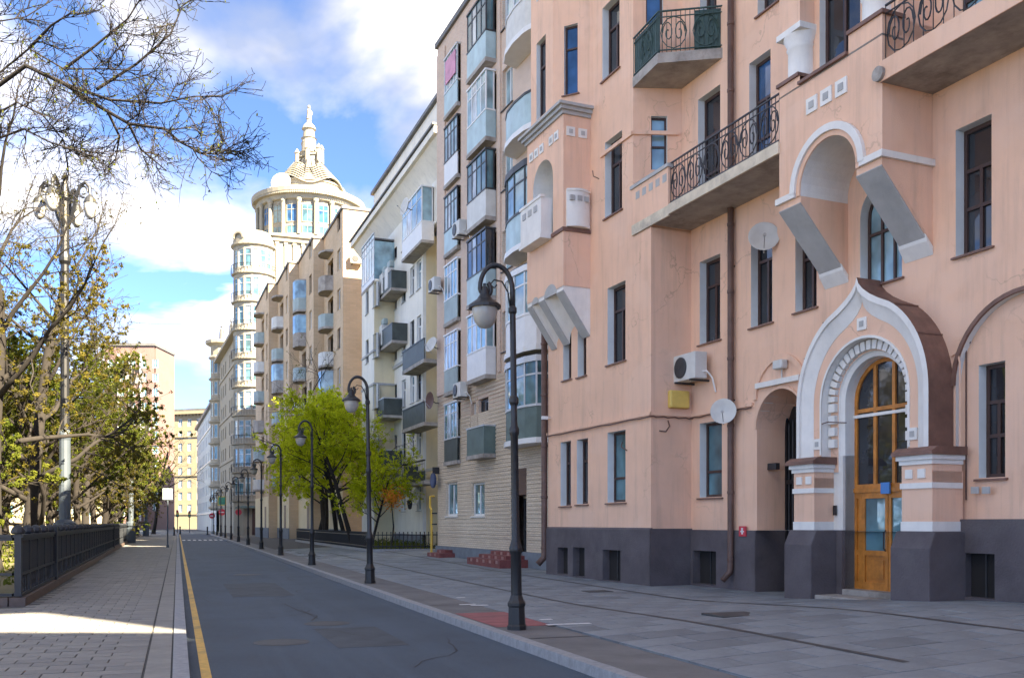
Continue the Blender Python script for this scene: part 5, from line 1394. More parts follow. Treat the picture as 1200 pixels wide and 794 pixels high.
MB().box(Pc, 0, Pc.len, .6, 14, 28.6, 30.2).build('attic', M_TOWER, cream)
MB().box(Pc, 0, Pc.len, 1.0, 14, -.3, 28.5).build('rear_body', M_TOWER, cream)
fc2 = facets(2.2, 165, 345, 7)
for k in range(7):
    P = Pl(cream, (fc2[k][0] + .8, fc2[k][1] + 1.0), (fc2[k + 1][0] + .8, fc2[k + 1][1] + 1.0)); hs = []
    for j in range(7):
        q = (.12, P.len - .12, 5 + j * 3.6, 7.2 + j * 3.6); hs.append(rectp(*q)); window(P, *q, .08, cream, rows=((0, 1, 1),), fm=M_WHITE, gm=G_TEAL, fw=.08)
    wall(P, rectp(0, P.len, 3.6, 31.5), hs, 0, .12, 'bay_wall', M_TOWER, cream, M_TOWER)
for j in range(8): MB().lathe((.8, 1.0, 4.0 + j * 3.6), [(2.2, -.2), (2.5, 0), (2.5, .2), (2.2, .4)], 14).build('bay_band', M_TOWER, cream)
MB().lathe((.8, 1.0, 31.2), [(2.2, 0), (3.0, .4), (3.0, .9), (.001, 1.4)], 16).build('bay_roof', M_TOWER, cream)
for k, x in enumerate((-.4, 1.2)):
    t = thing('roof_statue', ('dark statue on the cream house roof, left one', 'dark statue on the cream house roof, right and taller one')[k], 'statue', (6.6 + .8 + x, 166, 31.9))
    MB().box(W0, -.4, .4, -.4, .4, 0, .6).build('pedestal', M_ROOF, t)
    MB().tube([(0, 0, .6), (0, 0, 1.5), (.05, 0, 2.3), (0, 0, 2.6)], [.4, .36, .34, .12], 8).ball((0, 0, 2.85 + .0), .22, 8).tube([(.3, 0, 2.3), (.5, 0, 1.8), (.2, -.2, 1.6)], .1, 5).build('figure', M_ROOF, t)
    if k: t.scale = (1.1, 1.1, 1.35)
grey = thing('grey_blue_house', 'grey blue house in shade at the far right end of the street', 'building', (4.7, 252, 0))
Pg = Pl(grey, (0, 0), (2.2, -66)); hs = []
for j in range(6):
    for i in range(11):
        q = (3 + i * 5.6, 4.8 + i * 5.6, 4 + j * 3.5, 6.2 + j * 3.5); hs.append(rectp(*q)); window(Pg, *q, .12, grey, rows=((0, 1, 1),), fm=M_WHITE, gm=G_DARK, fw=.12)
wall(Pg, rectp(0, Pg.len, -.3, 25), hs, 0, .2, 'wall', M_GREYBLUE, grey, M_GREYBLUE)
MB().box(Pg, 0, Pg.len, -.6, 13, 25, 25.6).build('roof', M_ROOF, grey); MB().box(Pg, 0, Pg.len, 1., 13, -.3, 24.9).build('rear_body', M_GREYBLUE, grey)
for z0 in (3.4, 14, 20.9): MB().box(Pg, 0, Pg.len, -.2, 0, z0, z0 + .3).build('ledge', M_TRIM, grey)
yp0, yp1 = at(184, 272), at(250, 266)
yel = thing('yellow_corner_house', 'sunlit yellow house closing the far end of the street', 'building', (yp0.x, yp0.y, 0))
Py = Pl(yel, (0, 0), (yp1.x - yp0.x, yp1.y - yp0.y)); hs = []
for j in range(8):
    for i in range(5):
        q = (1.2 + i * 3.1, 2.5 + i * 3.1, 4.6 + j * 3.5, 6.8 + j * 3.5); hs.append(rectp(*q)); window(Py, *q, .15, yel, rows=((0, 1, 2),), fm=M_WHITE, gm=G_TEAL, fw=.12)
wall(Py, rectp(0, Py.len, -.3, 33.2), hs, 0, .25, 'wall', M_YELLOWWALL, yel, M_YELLOWWALL)
MB().box(Py, -.5, Py.len + .5, -.9, 0, 32.6, 33.4).build('cornice', M_YELLOWWALL, yel)
MB().box(Py, 0, Py.len, .9, 14, -.3, 33.1).build('rear_body', M_YELLOWWALL, yel)
MB().box(Py, -.4, Py.len + .4, 0, 14, 33.4, 34.2).build('roof', M_ROOF, yel)
for z0 in (3.9, 14.9, 26.): MB().box(Py, 0, Py.len, -.25, 0, z0, z0 + .35).build('ledge', M_YELLOWWALL, yel)
for i in range(14): MB().box(Py, .4 + i * 1.15, .7 + i * 1.15, -.6, 0, 32.1, 32.6).build('modillion', M_YELLOWWALL, yel)
lp0, lp1 = at(122, 236), at(181, 236)
far = thing('pink_white_block', 'tall pinkish block rising behind the park trees on the left', 'building', (lp0.x, lp0.y, 0))
Pf = Pl(far, (0, 0), (lp1.x - lp0.x, lp1.y - lp0.y)); hs = []
for j in range(11):
    for i in range(5):
        q = (1.0 + i * 2.8, 2.3 + i * 2.8, 4.5 + j * 3.6, 6.6 + j * 3.6); hs.append(rectp(*q)); window(Pf, *q, .15, far, rows=((0, 1, 2),), fm=M_WHITE, gm=G_TEAL, fw=.12)
wall(Pf, rectp(0, Pf.len, -.3, 46), hs, 0, .25, 'wall', M_PINKWHITE, far, M_WHITE)
MB().box(Pf, -.3, Pf.len + .3, -.4, 14, 46, 46.7).build('roof', M_ROOF, far); MB().box(Pf, 0, Pf.len, 1, 14, -.3, 45.9).build('rear_body', M_PINKWHITE, far)
for i in range(3): MB().box(Pf, 3.55 + i * 2.8, 4.05 + i * 2.8 - .3, -.5, 0, 2, 44).build('pilaster', M_WHITE, far)
lp0, lp1 = at(-60, 190), at(128, 205)
park_h = thing('pale_park_house', 'pale yellow house glimpsed between the trunks beyond the park', 'building', (lp0.x, lp0.y, 0))
Pk = Pl(park_h, (0, 0), (lp1.x - lp0.x, lp1.y - lp0.y)); hs = []
for j in range(4):
    for i in range(12):
        q = (1 + i * 3.1, 2.3 + i * 3.1, 3 + j * 3.5, 5.2 + j * 3.5); hs.append(rectp(*q)); window(Pk, *q, .15, park_h, rows=((0, 1, 1),), fm=M_WHITE, gm=G_TEAL, fw=.12)
wall(Pk, rectp(0, Pk.len, -.3, 18), hs, 0, .25, 'wall', M_YELLOWWALL, park_h, M_WHITE)
MB().box(Pk, -.3, Pk.len + .3, -.4, 12, 18, 18.7).build('roof', M_ROOF, park_h); MB().box(Pk, 0, Pk.len, 1, 12, -.3, 17.9).build('rear_body', M_YELLOWWALL, park_h)

# ------------------------------------------------------------------ street lamps along the right kerb
def lamp_proto():
    t = thing('street_lamp', 'x', 'street lamp', (0, 0, 0), 0, 'gooseneck street lamps along the kerb')
    MB().lathe((0, 0, 0), [(.15, 0), (.15, .06), (.135, .08), (.125, .34), (.14, .36), (.14, .40), (.115, .44), (.085, .52), (.085, .56), (.001, .56)], 8).build('base', M_LAMP, t)
    MB().lathe((0, 0, 0), [(.085, .5), (.08, 1.12), (.1, 1.16), (.105, 1.22), (.085, 1.28), (.062, 1.36), (.058, 2.9), (.075, 2.93), (.078, 3.0), (.055, 3.05), (.05, 3.12), (.046, 4.75)], 12).build('pole', M_LAMP, t, smooth=True)
    MB().lathe((0, 0, 0), [(.06, 3.36), (.075, 3.4), (.075, 3.46), (.055, 3.5)], 10).lathe((0, 0, 0), [(.046, 4.72), (.064, 4.75), (.064, 4.81), (.03, 4.86)], 10).build('collar', M_LAMP, t)
    arm = [(0, 0, 4.75)] + [(-.25 + .25 * math.cos(a), 0, 5.08 + .36 * math.sin(a)) for a in [math.pi * k / 14 for k in range(15)]] 
    arm += [(-.5 + .1 - .1 * math.cos(a) * (1 - a / 9), 0, 5.08 - .1 * math.sin(a)) for a in [math.pi * k / 8 for k in range(1, 12)]]
    MB().tube(arm, [.04] * 10 + [.034] * (len(arm) - 10), 8).build('arm', M_LAMP, t, smooth=True)
    MB().tube([(-.04, 0, 4.83), (-.07, 0, 5.05), (-.16, 0, 5.2), (-.28, 0, 5.22), (-.34, 0, 5.15), (-.28, 0, 5.1), (-.24, 0, 5.15)], .013, 5).build('scroll', M_LAMP, t)
    hx = -.43
    MB().tube([(hx, 0, 5.16), (hx, 0, 5.06)], .022, 6).build('hanger', M_LAMP, t)
    MB().lathe((hx, 0, 0), [(.001, 5.13), (.045, 5.11), (.065, 5.05), (.075, 4.99), (.12, 4.92), (.22, 4.85), (.24, 4.83), (.24, 4.79), (.19, 4.80), (.001, 4.83)], 20).build('lamp_shade', M_LAMP, t, smooth=False)
    MB().lathe((hx, 0, 0), [(.19, 4.81), (.188, 4.72), (.155, 4.59), (.09, 4.51), (.001, 4.485)], 18).build('globe', M_BALLAMP, t, smooth=True)
    return t
lamp0 = lamp_proto()
LAMP = ['first street lamp from the camera, standing beside the red paving patch', 'second street lamp from the camera, in front of the tree garden fence', 'third street lamp from the camera, before the fresh green trees',
        'fourth street lamp from the camera, at the left edge of the green trees', 'fifth street lamp from the camera, in front of the tower house', 'sixth street lamp from the camera, before the tower doorway', 'seventh street lamp from the camera', 'eighth street lamp from the camera', 'ninth street lamp from the camera', 'tenth street lamp from the camera, beside the red traffic sign', 'eleventh street lamp from the camera', 'farthest of the street lamps on the right kerb']
for i, lb in enumerate(LAMP):
    loc = (4.8, 13.25 + 11.4 * i, 0)
    if i == 0: lamp0.location = loc; lamp0['label'] = lb; o = lamp0
    else: o = dup(lamp0, loc, 0, lb)
    o.rotation_euler = (0, R(-.8) if i < 2 else 0, R(-4 + 3 * (i % 3)))

# ------------------------------------------------------------------ tall boulevard lamps behind the fence
def boulevard_lamp(name_label, x, y):
    t = thing('boulevard_lamp', name_label, 'street lamp', (x, y, 0), 0, 'tall boulevard lamps by the park fence')
    MB().lathe((0, 0, 0), [(.34, 0), (.34, .9), (.3, .95), (.3, 1.0), (.36, 1.08), (.36, 1.25), (.2, 1.35)], 12).build('pedestal', M_POLE, t)
    MB().lathe((0, 0, 0), [(.19, 1.3), (.18, 3.6), (.21, 3.7), (.21, 3.8), (.15, 3.9)], 12).build('lower_pole', M_POLE, t)
    MB().lathe((0, 0, 0), [(.15, 3.85), (.13, 8.6), (.2, 8.7), (.2, 8.8), (.15, 8.95), (.13, 10.4), (.19, 10.5), (.17, 10.7), (.07, 11.0), (.1, 11.1), (.01, 11.25)], 12).build('upper_pole', M_LAMP, t)
    t.scale = (1.05, 1.05, 1.27)
    for k, a in enumerate((-20, 70, 160, 250)):
        ca, sa = math.cos(R(a)), math.sin(R(a))
        pts = [(r, z) for r, z in ((.1, 9.7), (.25, 10.0), (.38, 10.5), (.52, 10.85), (.7, 10.95), (.85, 10.8), (.88, 10.55))]
        m = MB().tube([(r * ca, r * sa, z) for r, z in pts], [.075, .07, .065, .06, .055, .05, .045], 6)
        m.tube([(ca * (.64 + .15 * math.cos(u)), sa * (.64 + .15 * math.cos(u)), 10.68 + .16 * math.sin(u)) for u in [k2 * .5 for k2 in range(11)]], .03, 5)
        arm = m.build('arm', M_LAMP, t)
        MB().lathe((0.88 * ca, 0.88 * sa, 0), [(.05, 10.6), (.16, 10.5), (.22, 10.38), (.22, 10.34)], 12).build('hood', M_DKFRAME, arm)
        MB().lathe((0.88 * ca, 0.88 * sa, 0), [(.21, 10.36), (.22, 10.2), (.16, 10.0), (.05, 9.9), (.001, 9.9)], 12).build('lantern', M_GREYCON, arm, smooth=True)
for k, (px, D) in enumerate(((76, 34), (153.5, 74), (171, 112))):
    p = at(px, D)
    boulevard_lamp(('nearest tall many-armed boulevard lamp rising behind the fence', 'second tall boulevard lamp, half hidden by the park trees', 'third tall boulevard lamp far down the fence')[k], p.x, p.y)

# ------------------------------------------------------------------ cast iron park fence
fence = thing('park_fence', 'dark cast iron park fence on a brown granite base with knobbed posts', 'fence', (0, 0, 0))
import itertools
def frun(x0, y0, x1, y1): 
    d = Vector((x1 - x0, y1 - y0)); return Vector((x0, y0)), d.normalized(), d.length
runs = [frun(fx(20.3), 20.3, fx(128), 128), frun(fx(20.3), 20.3, -12.4, 22.6)]
post_m = MB().box(W0, -.06, .06, -.06, .06, .18, 1.40).build('post', M_FENCE, mesh_only=True)
knob_m = MB().lathe((0, 0, 1.38), [(.11, 0), (.13, .03), (.13, .06), (.105, .12), (.05, .165), (.001, .18)], 10).build('knob', M_FENCE, mesh_only=True)
bal_m = MB().box(W0, -.035, .035, -.035, .035, .62, 1.26).box(W0, -.032, .032, -.03, .03, 1.14, 1.18).build('baluster', M_FENCE, mesh_only=True)
low_m = MB().lathe((0, 0, 0), [(.045, .24), (.03, .3), (.042, .4), (.03, .5), (.045, .58)], 6).build('lower_baluster', M_FENCE, mesh_only=True)
nb = 0; rest = MB(); restl = MB(); STEP = 1.35
for ri, (p0, t, L) in enumerate(runs):
    ang = math.atan2(t.y, t.x)
    P = Pl(None, tuple(p0), tuple(p0 + t))
    e = 0 if ri == 0 else .14
    MB().box(P, -.14 + e * 2, L, -.14, .14, -.1, .16).build('granite_base', M_BROWNGRANITE, fence)
    for nm, z0, z1, w in (('bottom_rail', .18, .235, .07), ('middle_rail', .58, .63, .065), ('top_rail', 1.25, 1.31, .06), ('cap_rail', 1.31, 1.37, .09)):
        MB().box(P, -.05 + e, L, -w, w, z0, z1).build(nm, M_FENCE, fence)
    n = int(L / STEP)
    for i in range(n + 1):
        if ri and i == 0: continue
        c = p0 + t * (i * STEP)
        for me, nm in ((post_m, 'post'), (knob_m, 'knob')):
            o = link(nm, me, fence); o.location = (c.x, c.y, 0); o.rotation_euler = (0, 0, ang)
        for k in range(1, 8):
            c2 = p0 + t * (i * STEP + k * STEP / 8)
            if (c2 - p0).length > L: break
            if nb < 290:
                o = link('baluster', bal_m, fence); o.location = (c2.x, c2.y, 0); o.rotation_euler = (0, 0, ang); nb += 1
            else:
                Pq = Pl(None, tuple(c2), tuple(c2 + t)); rest.box(Pq, -.02, .02, -.035, .035, .62, 1.26)
            if k % 2 == 0:
                if i < 40 or ri: o = link('lower_baluster', low_m, fence); o.location = (c2.x, c2.y, 0)
                else: restl.box(Pl(None, tuple(c2), tuple(c2 + t)), -.035, .035, -.035, .035, .24, .58)
tag(rest.build('balusters', M_FENCE, fence), kind='stuff'); tag(restl.build('lower_balusters', M_FENCE, fence), kind='stuff')
for y in (26.4, 58, 88, 116):
    c = Vector((fx(y), y)); P = Pl(None, (c.x, y), (c.x, y - 1))
    P = Pl(None, (c.x + .02, y + .12), (c.x + .02, y - 1))
    MB().side(P, [(-.52, -.03), (-.5, .25), (-.36, .3), (-.24, 1.3), (-.2, 1.5), (.1, 1.5), (.1, -.03)], 0, .26).build('buttress', M_FENCE, fence)

# ------------------------------------------------------------------ trees
def rvec(rg, s=1.): return Vector((rg.gauss(0, s), rg.gauss(0, s), rg.gauss(0, s)))
def make_tree(name, seed, H, spread, tr, leafm, barkm, leaf_n, leaf_s, leaf_top=1., lean=(0, 0), fork=.28, limbs=9, twig=.7, droop=0., nsub=7, ntw=6, bare_top=False, kind='x'):
    rg = random.Random(seed)
    trunk, tw, lv = MB(), MB(), MB(); tips = []
    def limb(p, d, L, r, lvl, grav):
        n = (7, 6, 4, 2)[lvl]; pts = [p.copy()]; rad = [r]; d = d.normalized()
        for i in range(n):
            d = (d + rvec(rg, (.05, .17, .22, .2)[lvl]) + Vector((0, 0, grav))).normalized()
            p = p + d * (L / n); pts.append(p.copy()); rad.append(max(.006, r * (1 - (i + 1) / n * (.55 if lvl == 0 else .82))))
        (trunk if lvl < 2 else tw).tube(pts, rad, (9, 6, 4, 3)[lvl], lvl < 2)
        return pts, d
    base = Vector((0, 0, -.1))
    pts, d = limb(base, Vector((lean[0], lean[1], 1)), H * .62, tr, 0, .02)
    trunk.lathe((0, 0, -.1), [(tr * 1.7, 0), (tr * 1.25, .18), (tr * 1.0, .5)], 9)
    def along(pts, t):
        u = t * (len(pts) - 1); i = min(int(u), len(pts) - 2); return pts[i].lerp(pts[i + 1], u - i)
    for k in range(limbs):
        t = fork + (1 - fork) * (k + rg.random() * .6) / limbs
        p = along(pts, min(t, 1)); az = k * 2.4 + rg.uniform(-.5, .5)
        up = .35 + 1.1 * t + rg.uniform(-.2, .2)
        dv = Vector((math.cos(az), math.sin(az), up))
        L1 = spread * (1.15 - .45 * t) * rg.uniform(.85, 1.2)
        r1 = tr * (.5 - .28 * t)
        q, _ = limb(p, dv, L1, r1, 1, .03 - droop * .5)
        for j in range(nsub):
            t2 = .25 + .75 * (j + rg.random()) / nsub
            p2 = along(q, min(1, t2)); tang = (q[min(len(q) - 1, int(t2 * 6) + 1)] - q[max(0, int(t2 * 6) - 1)]).normalized()
            dv2 = (tang * .9 + rvec(rg, .62)); dv2.z += .15 - droop
            L2 = L1 * (.55 - .25 * t2) * rg.uniform(.8, 1.3)
            w, _ = limb(p2, dv2, L2, max(.014, r1 * .32), 2, .02 - droop)
            for i in range(ntw):
                t3 = .2 + .8 * (i + rg.random()) / ntw
                p3 = along(w, min(1, t3)); dv3 = (w[-1] - w[0]).normalized() * .8 + rvec(rg, .6); dv3.z -= droop * 2
                L3 = twig * rg.uniform(.6, 1.4)
                x, _ = limb(p3, dv3, L3, .010, 3, -droop)
                tips += x[1:]
    nt = len(tips)
    for i in range(leaf_n):
        if i % 4 == 0: c0 = tips[rg.randrange(nt)]
        if c0.z / H > leaf_top and (i % 4 or rg.random() < .8): continue
        c = c0 + rvec(rg, leaf_s * .9); a = rvec(rg).normalized(); b = a.orthogonal().normalized(); s = leaf_s * rg.uniform(.6, 1.3)
        lv.add([c - a * s, c + b * s * .55, c + a * s, c - b * s * .55], [(0, 1, 2, 3)])
    t = thing(name, 'x', 'tree')
    trunk.build('trunk', barkm, t, smooth=True); tw.build('branches', barkm, t); lv.build('crown', leafm, t)
    return t
# the park rows on the left
protos = [make_tree('park_tree', 11, 16.0, 5.4, .24, L_GOLD, M_BARK, 46000, .043, .60, fork=.18, limbs=13, nsub=8, ntw=8),
          make_tree('park_tree', 23, 14.0, 5.8, .27, L_OLIVE, M_BARK, 72000, .045, .75, fork=.16, limbs=13, nsub=8, ntw=8),
          make_tree('park_tree', 37, 17.5, 5.2, .25, L_GOLD, M_BARKGREY, 38000, .042, .52, fork=.2, limbs=13, twig=.8, nsub=8, ntw=9),
          make_tree('park_tree', 51, 12.5, 5.4, .22, L_OLIVE, M_BARK, 80000, .045, .85, fork=.16, limbs=12, nsub=8, ntw=8)]
spots = []
yy = 33.
for i in range(17):
    spots.append((-5.4 - .04 * i + rnd.uniform(-.3, .3), yy, i)); yy += 6.0 + rnd.uniform(-.6, .6)
for row, x in enumerate((-11.5, -18., -26.)):
    yy = 30. + row * 6
    for i in range(12 if row < 2 else 9):
        spots.append((x + rnd.uniform(-.8, .8), yy, 50 + i)); yy += 8.0 + rnd.uniform(-.8, .8)
used = set()
LBL = {0: 'tall half-bare park tree, first behind the fence at the left edge', 1: 'second park tree behind the fence, with golden buds and a bare top', 2: 'third park tree behind the fence, overhanging the sidewalk', 3: 'fourth park tree behind the fence, olive leaved'}
for n, (x, y, i) in enumerate(spots):
    k = (2, 0, 1, 3, 1, 0)[n % 6] if n < 17 else rnd.choice((0, 1, 3, 1))
    sc_ = rnd.uniform(.88, 1.08) * (1. if y < 75 or n < 17 else .85)
    if n in (0, 1): k, sc_ = 2, 1.05
    if n in (10, 11, 12): k = 2
    if n >= 17: lb, grp = 'golden green park tree in the rows deeper in the park, behind the front row', 'park trees in the deeper rows'
    elif n in LBL: lb, grp = LBL[n], 'park trees along the fence'
    else: lb, grp = '%s park tree of the front row, counted from the near end of the fence' % ('fifth', 'sixth', 'seventh', 'eighth', 'ninth', 'tenth', 'eleventh', 'twelfth', 'thirteenth', 'fourteenth', 'fifteenth', 'sixteenth', 'seventeenth')[n - 4], 'park trees along the fence'
    if k not in used:
        o = protos[k]; used.add(k); o.location = (x, y, .05); o.rotation_euler = (0, 0, rnd.uniform(0, 6.28)); o.scale = (sc_,) * 3; o['label'] = lb
    else: o = dup(protos[k], (x, y, .05), rnd.uniform(0, 6.28), lb, (sc_,) * 3)
    o['group'] = grp
# the near tree whose bare limbs reach in from the upper left
near = thing('bare_tree', 'almost bare tree reaching in from the upper left with long twiggy limbs', 'tree', (-6.4, 22.4, .05))
rg = random.Random(5)
T0 = Vector((-6.4, 22.4, .05))
tm, bm_, lf = MB(), MB(), MB()
tm.tube([Vector((0, 0, -.1)), Vector((.05, 0, 3)), Vector((.2, -.1, 6)), Vector((.3, -.1, 9)), Vector((.3, .1, 11.5)), Vector((.1, .3, 13.5))], [.36, .27, .22, .16, .09, .03], 10)
tips = []
def wob(p, d, L, r, lvl):
    n = (5, 3, 2)[lvl]; pts = [p.copy()]; rad = [r]; d = d.normalized()
    for i in range(n):
        d = (d + rvec(rg, .2) + Vector((0, 0, .04))).normalized(); p = p + d * L / n; pts.append(p.copy()); rad.append(max(.005, r * (1 - (i + 1) / n * .75)))
    bm_.tube(pts, rad, 4 if lvl == 0 else 3, False)
    return pts
def px3(lst, D0, D1): return [at(x, D0 + (D1 - D0) * i / (len(lst) - 1), y) - T0 for i, (x, y) in enumerate(lst)]
main = [[(30, 77), (75, 98), (113, 123), (151, 145), (193, 151), (211, 166), (234, 179), (255, 181), (274, 173)],
        [(34, 57), (75, 81), (125, 81), (164, 83)], [(75, 98), (128, 117), (189, 121), (227, 113), (262, 113)], [(28, 151), (57, 166), (85, 176), (116, 185)],
        [(34, 57), (60, 30), (88, 12)], [(75, 81), (110, 55), (150, 22), (170, -10)], [(113, 105), (160, 75), (200, 40), (215, 5)], [(20, 120), (50, 135), (75, 165), (80, 200)],
        [(-30, 30), (30, 20), (70, -5)], [(125, 128), (140, 160), (135, 190)], [(151, 145), (165, 175), (195, 200)]]
root3 = Vector((.25, -.1, 7.6))
for mi, l_ in enumerate(main):
    pts = px3(l_, 18.2, 16.6 + .25 * mi)
    if l_[0][0] < 60 and mi not in (4,): pts = [root3 + Vector((0, 0, .35 * mi - 1)), (root3 + pts[0]) / 2 + Vector((0, 0, .3))] + pts
    r0 = .055 if mi == 0 else .032
    n = len(pts); tm.tube(pts, [max(.010, r0 * (1 - i / n)) for i in range(n)], 6, False)
    for i in range(n - 1):
        for s in range(3 if i > 0 else 1):
            p = pts[i].lerp(pts[i + 1], rg.random()); d = (pts[i + 1] - pts[i]).normalized() + rvec(rg, .55)
            a = wob(p, d, rg.uniform(.35, .95), .015, 0)
            for q in a[1:]:
                for _ in range(2):
                    b = wob(q, (a[-1] - a[0]).normalized() + rvec(rg, .6), rg.uniform(.25, .6), .009, 1)
                    tips += b[1:]
                    for q2 in b[1:]: c = wob(q2, (b[-1] - b[0]).normalized() + rvec(rg, .7), rg.uniform(.1, .25), .006, 2); tips += c[1:]
for i in range(1500):
    c = tips[rg.randrange(len(tips))] + rvec(rg, .02); a = rvec(rg).normalized(); b = a.orthogonal(); b.normalize(); s = rg.uniform(.018, .04)
    lf.add([c - a * s, c + b * s * .6, c + a * s, c - b * s * .6], [(0, 1, 2, 3)])
tm.build('trunk', M_BARK, near, smooth=True); bm_.build('branches', M_BARK, near); lf.build('buds', L_OLIVE, near)

# fresh green trees in the small fenced garden on the right
gp = [make_tree('lime_tree', 71, 11.0, 3.9, .15, L_GREEN, M_BARK, 14500, .075, 1.2, lean=(-.24, -.05), fork=.36, limbs=11, droop=.05, nsub=7, ntw=7),
      make_tree('lime_tree', 83, 10.4, 3.7, .14, L_GREEN, M_BARK, 13500, .075, 1.2, lean=(-.16, .08), fork=.38, limbs=11, droop=.06, nsub=7, ntw=7)]
for i, (px, D, k, s, lb) in enumerate(((414, 53, 0, .98, 'lime green tree nearest the white building door, leaning trunk'), (407, 57, 1, 1.04, 'lime green tree with the thick dark leaning trunk behind the second lamp'), (394, 63, 0, 1.1, 'third lime green tree in the fenced garden'),
                                       (381, 69, 1, 1.2, 'fourth lime green tree, its crown hanging over the third lamp'), (372, 77, 0, 1.08, 'farthest lime green tree in the fenced garden, leftmost crown'), (434, 50.5, 1, .6, 'smallest lime green tree at the right end of the fenced garden'))):
    p = at(px, D)
    if i < 2: o = gp[k]; o.location = (p.x, p.y, .2); o['label'] = lb; o.scale = (s,) * 3; o.rotation_euler = (0, 0, .3 * i)
    else: o = dup(gp[k], (p.x, p.y, .2), .7 * i, lb, (s,) * 3)
    o['group'] = 'fresh green trees in the garden'
bare = make_tree('grey_bare_tree', 97, 15.5, 5.6, .2, L_OLIVE, M_BARKGREY, 300, .06, 1., lean=(-.15, 0), fork=.35, limbs=8, nsub=6, ntw=4)
p = at(383, 74); bare.location = (p.x, p.y, .2); bare['label'] = 'bare grey tree standing above the green crowns before the sand brick house'
bare.scale = (1.2, 1.2, 1.2)
b2 = dup(bare, (-4.6, 118, .05), 2.1, 'bare dark tree at the far end of the park fence against the sky', (1.15,) * 3)
b2 = dup(bare, (-3.2, 142, .05), 4.0, 'second bare dark tree beyond the end of the park fence', (1.25,) * 3)
# low fence round the little garden
gf = thing('garden_fence', 'low black iron fence round the garden of green trees', 'fence', (0, 0, 0))
c0_, c1_, c2_ = gpt(497, 645, .2), gpt(374, 632, .2), None
pa, pb = Vector((c0_.x + .3, c0_.y)), Vector((10.0, 74.))
pc_ = Vector((9.2, 47.2))
for q0, q1 in ((Vector((12.9, 47.2)), pc_), (pc_, Vector((8.9, 76.)))):
    P = Pl(None, tuple(q0), tuple(q1))
    MB().box(P, 0, P.len, -.03, .03, .95, 1.0).build('top_rail', M_IRON, gf); MB().box(P, 0, P.len, -.03, .03, .36, .42).build('bottom_rail', M_IRON, gf)
    MB().box(P, 0, P.len, -.09, .09, .1, .26).build('kerb_base', M_GRANITE, gf)
    n = int(P.len / .22)
    for i in range(n + 1):
        me = globals().setdefault('bar_me', MB().tube([(0, 0, .25), (0, 0, 1.08)], .022, 5).ball((0, 0, 1.1), .035, 6).build('bar', M_IRON, mesh_only=True))
        o = link('bar', me, gf); a = P.pt(i * .22, 0, 0); o.location = (a[0], a[1], 0)
for i in range(10):
    pass
hedge = MB(); rg = random.Random(3)
for i in range(5200):
    c = Vector((rg.uniform(9.4, 12.9), rg.uniform(47.4, 73.5), .2 + abs(rg.gauss(0, .16)))); a = rvec(rg).normalized(); b = a.orthogonal().normalized()
    hedge.add([c - a * .07, c + b * .05, c + a * .07, c - b * .05], [(0, 1, 2, 3)])
tag(hedge.build('ground_cover', L_OLIVE), 'low green ground cover inside the small garden fence', 'plants', None, 'stuff')
gr = MB()
for i in range(14000):
    c = Vector((rg.uniform(-30, -3.8), 22 + rg.random() ** 1.6 * 110, .08)); a = Vector((rg.gauss(0, .5), rg.gauss(0, .5), 1)).normalized(); b = a.orthogonal().normalized(); s = rg.uniform(.06, .16)
    if c.x > fx(c.y) - .5: continue
    gr.add([c - b * .05, c + b * .05, c + a * s * 1.3], [(0, 1, 2)])
tag(gr.build('park_grass', L_OLIVE), 'thin spring grass on the ground of the park', 'grass', None, 'stuff')
orb = thing('orange_bush', 'orange leaved bush beside the lime tree by the white building', 'shrub', (*at(459, 50).xy, .2))
b = MB(); rg = random.Random(9)
MB().tube([(0, 0, 0), (.1, 0, 1.2), (0, .1, 2.6)], [.05, .04, .02], 6).build('stem', M_BARK, orb)
for i in range(420):
    c = Vector((rg.gauss(0, .32), rg.gauss(0, .32), 2.75 + rg.gauss(0, .26))); a = rvec(rg).normalized(); e = a.orthogonal().normalized()
    b.add([c - a * .07, c + e * .05, c + a * .07, c - e * .05], [(0, 1, 2, 3)])
b.build('crown', leafmat('orange_leaf', (.32, .12, .02), (.45, .2, .04)), orb)

# ------------------------------------------------------------------ signs, signals, cables
def post_sign(nm, label, cat, x, y, H, parts, group=None, rz=0.):
    t = thing(nm, label, cat, (x, y, 0), rz, group)
    MB().lathe((0, 0, 0), [(.09, 0), (.09, .15), (.045, .2), (.045, H)], 8).build('post', M_POLE if 'parking' in label else M_LAMP, t)
    for k, (shape, zc, w, h, m, inner) in enumerate(parts):
        if shape == 'disc':
            o = MB().tube([(0, -.08, zc), (0, -.05, zc)], w, 18).build('sign_plate', m, t)
            if inner: MB().box(W0, -w * .65, w * .65, -.09, -.08, zc - w * .16, zc + w * .16).build('bar', M_WHITEPAINT, o)
        else:
            o = MB().box(W0, -w, w, -.09, -.05, zc - h, zc + h).build('sign_plate', m, t)
            if inner: MB().box(W0, -w * .8, w * .8, -.1, -.09, zc - h * .8, zc + h * .8).build('sign_face', inner, o)
    return t
M_SIGNBLUE = mat('pale_blue_sign_face', (.10, .21, .29), .5, .1)
M_YSIGN = mat('yellow_sign', (.65, .5, .08), .5)
p = gpt(196.5, 641)
post_sign('sign_post', 'pale blue square parking sign on a thin post at the left sidewalk', 'sign', p.x, p.y, 3.85, (('box', 3.45, .3, .36, M_GREYPANEL, M_SIGNBLUE),))
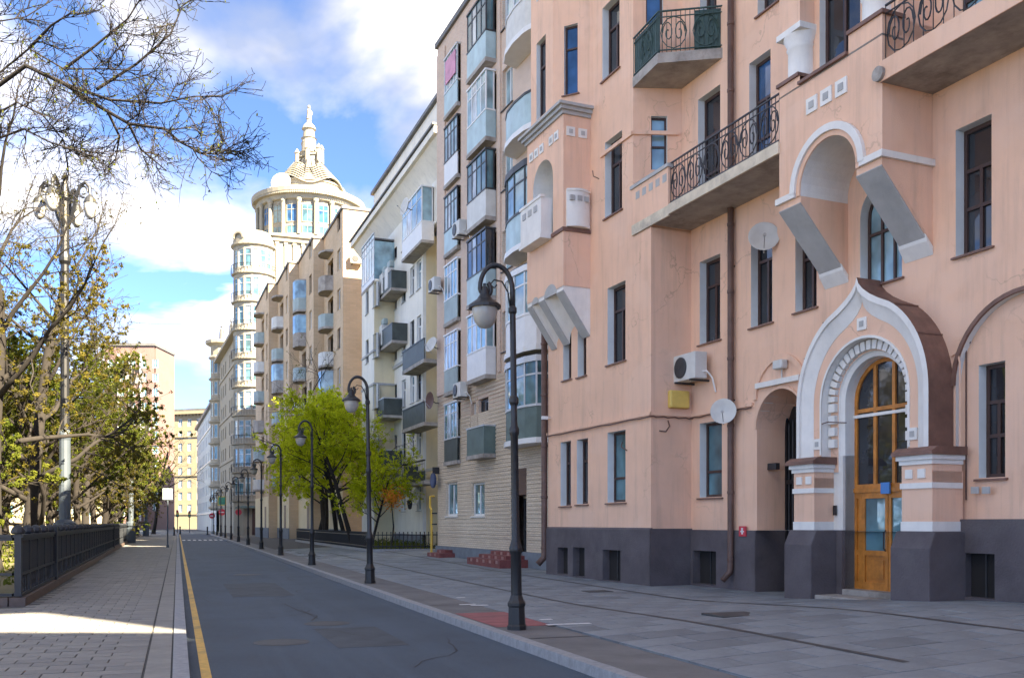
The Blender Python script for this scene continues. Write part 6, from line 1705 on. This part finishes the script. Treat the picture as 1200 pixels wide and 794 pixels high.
for i, (px, D, label, parts) in enumerate(((248.5, 138, 'round red sign on a post at the far right kerb, leftmost', (('disc', 2.6, .42, 0, M_REDSIGN, 1),)),
        (260, 112, 'post with green board and round red no entry sign', (('box', 4.2, .48, .55, M_YSIGN, M_GREENSIGN), ('disc', 2.85, .4, 0, M_REDSIGN, 1))),
        (279.5, 90, 'small round red sign on a post beside the tower doorway', (('disc', 2.6, .3, 0, M_REDSIGN, 0),)))):
    p = at(px, D); post_sign('sign_post', label, 'sign', p.x, p.y, 3.2 if i != 1 else 4.6, parts, 'road signs at the far crossing')
for i, (px, D) in enumerate(((208, 150), (222, 160))):
    p = at(px, D)
    t = thing('traffic_light', ('traffic light at the far crossing, left one', 'traffic light at the far crossing, right one')[i], 'traffic light', (p.x, p.y, 0), 0, 'traffic lights at the far crossing')
    MB().tube([(0, 0, -.1), (0, 0, 3.6)], .07, 6).build('post', M_LAMP, t); MB().box(W0, -.2, .2, -.2, .12, 2.5, 3.6).build('housing', M_LAMP, t)
    for z, m in ((3.35, M_REDSIGN), (3.05, M_YSIGN), (2.75, M_GREENSIGN)): MB().tube([(0, -.24, z), (0, -.2, z)], .12, 10).build('lens', m, t)
for i, (px, D) in enumerate(((204, 118), (211, 138), (243, 132))):
    p = at(px, D)
    t = thing('bollard', 'dark bollard at the far crossing, %s' % ('nearest to the fence end', 'beside the traffic light', 'on the right side')[i], 'bollard', (p.x, p.y, -.1), 0, 'bollards at the far crossing')
    MB().lathe((0, 0, 0), [(.16, 0), (.16, .2), (.11, .26), (.1, .95), (.13, 1.0), (.09, 1.12), (.001, 1.18)], 10).build('shaft', M_LAMP, t)
for i, y in enumerate((373, 381)):
    q0, q1 = at(150, 150, y + 4), at(279, 116, y)
    mb = MB().tube([q0.lerp(q1, k / 10) - Vector((0, 0, .5 * (1 - (k / 5 - 1) ** 2))) for k in range(11)], .035, 4)
    o = mb.build('overhead_cable', M_LAMP); tag(o, ('upper overhead cable strung across the street from the tower bay', 'lower overhead cable strung across the street from the tower bay')[i], 'cable', 'overhead cables')
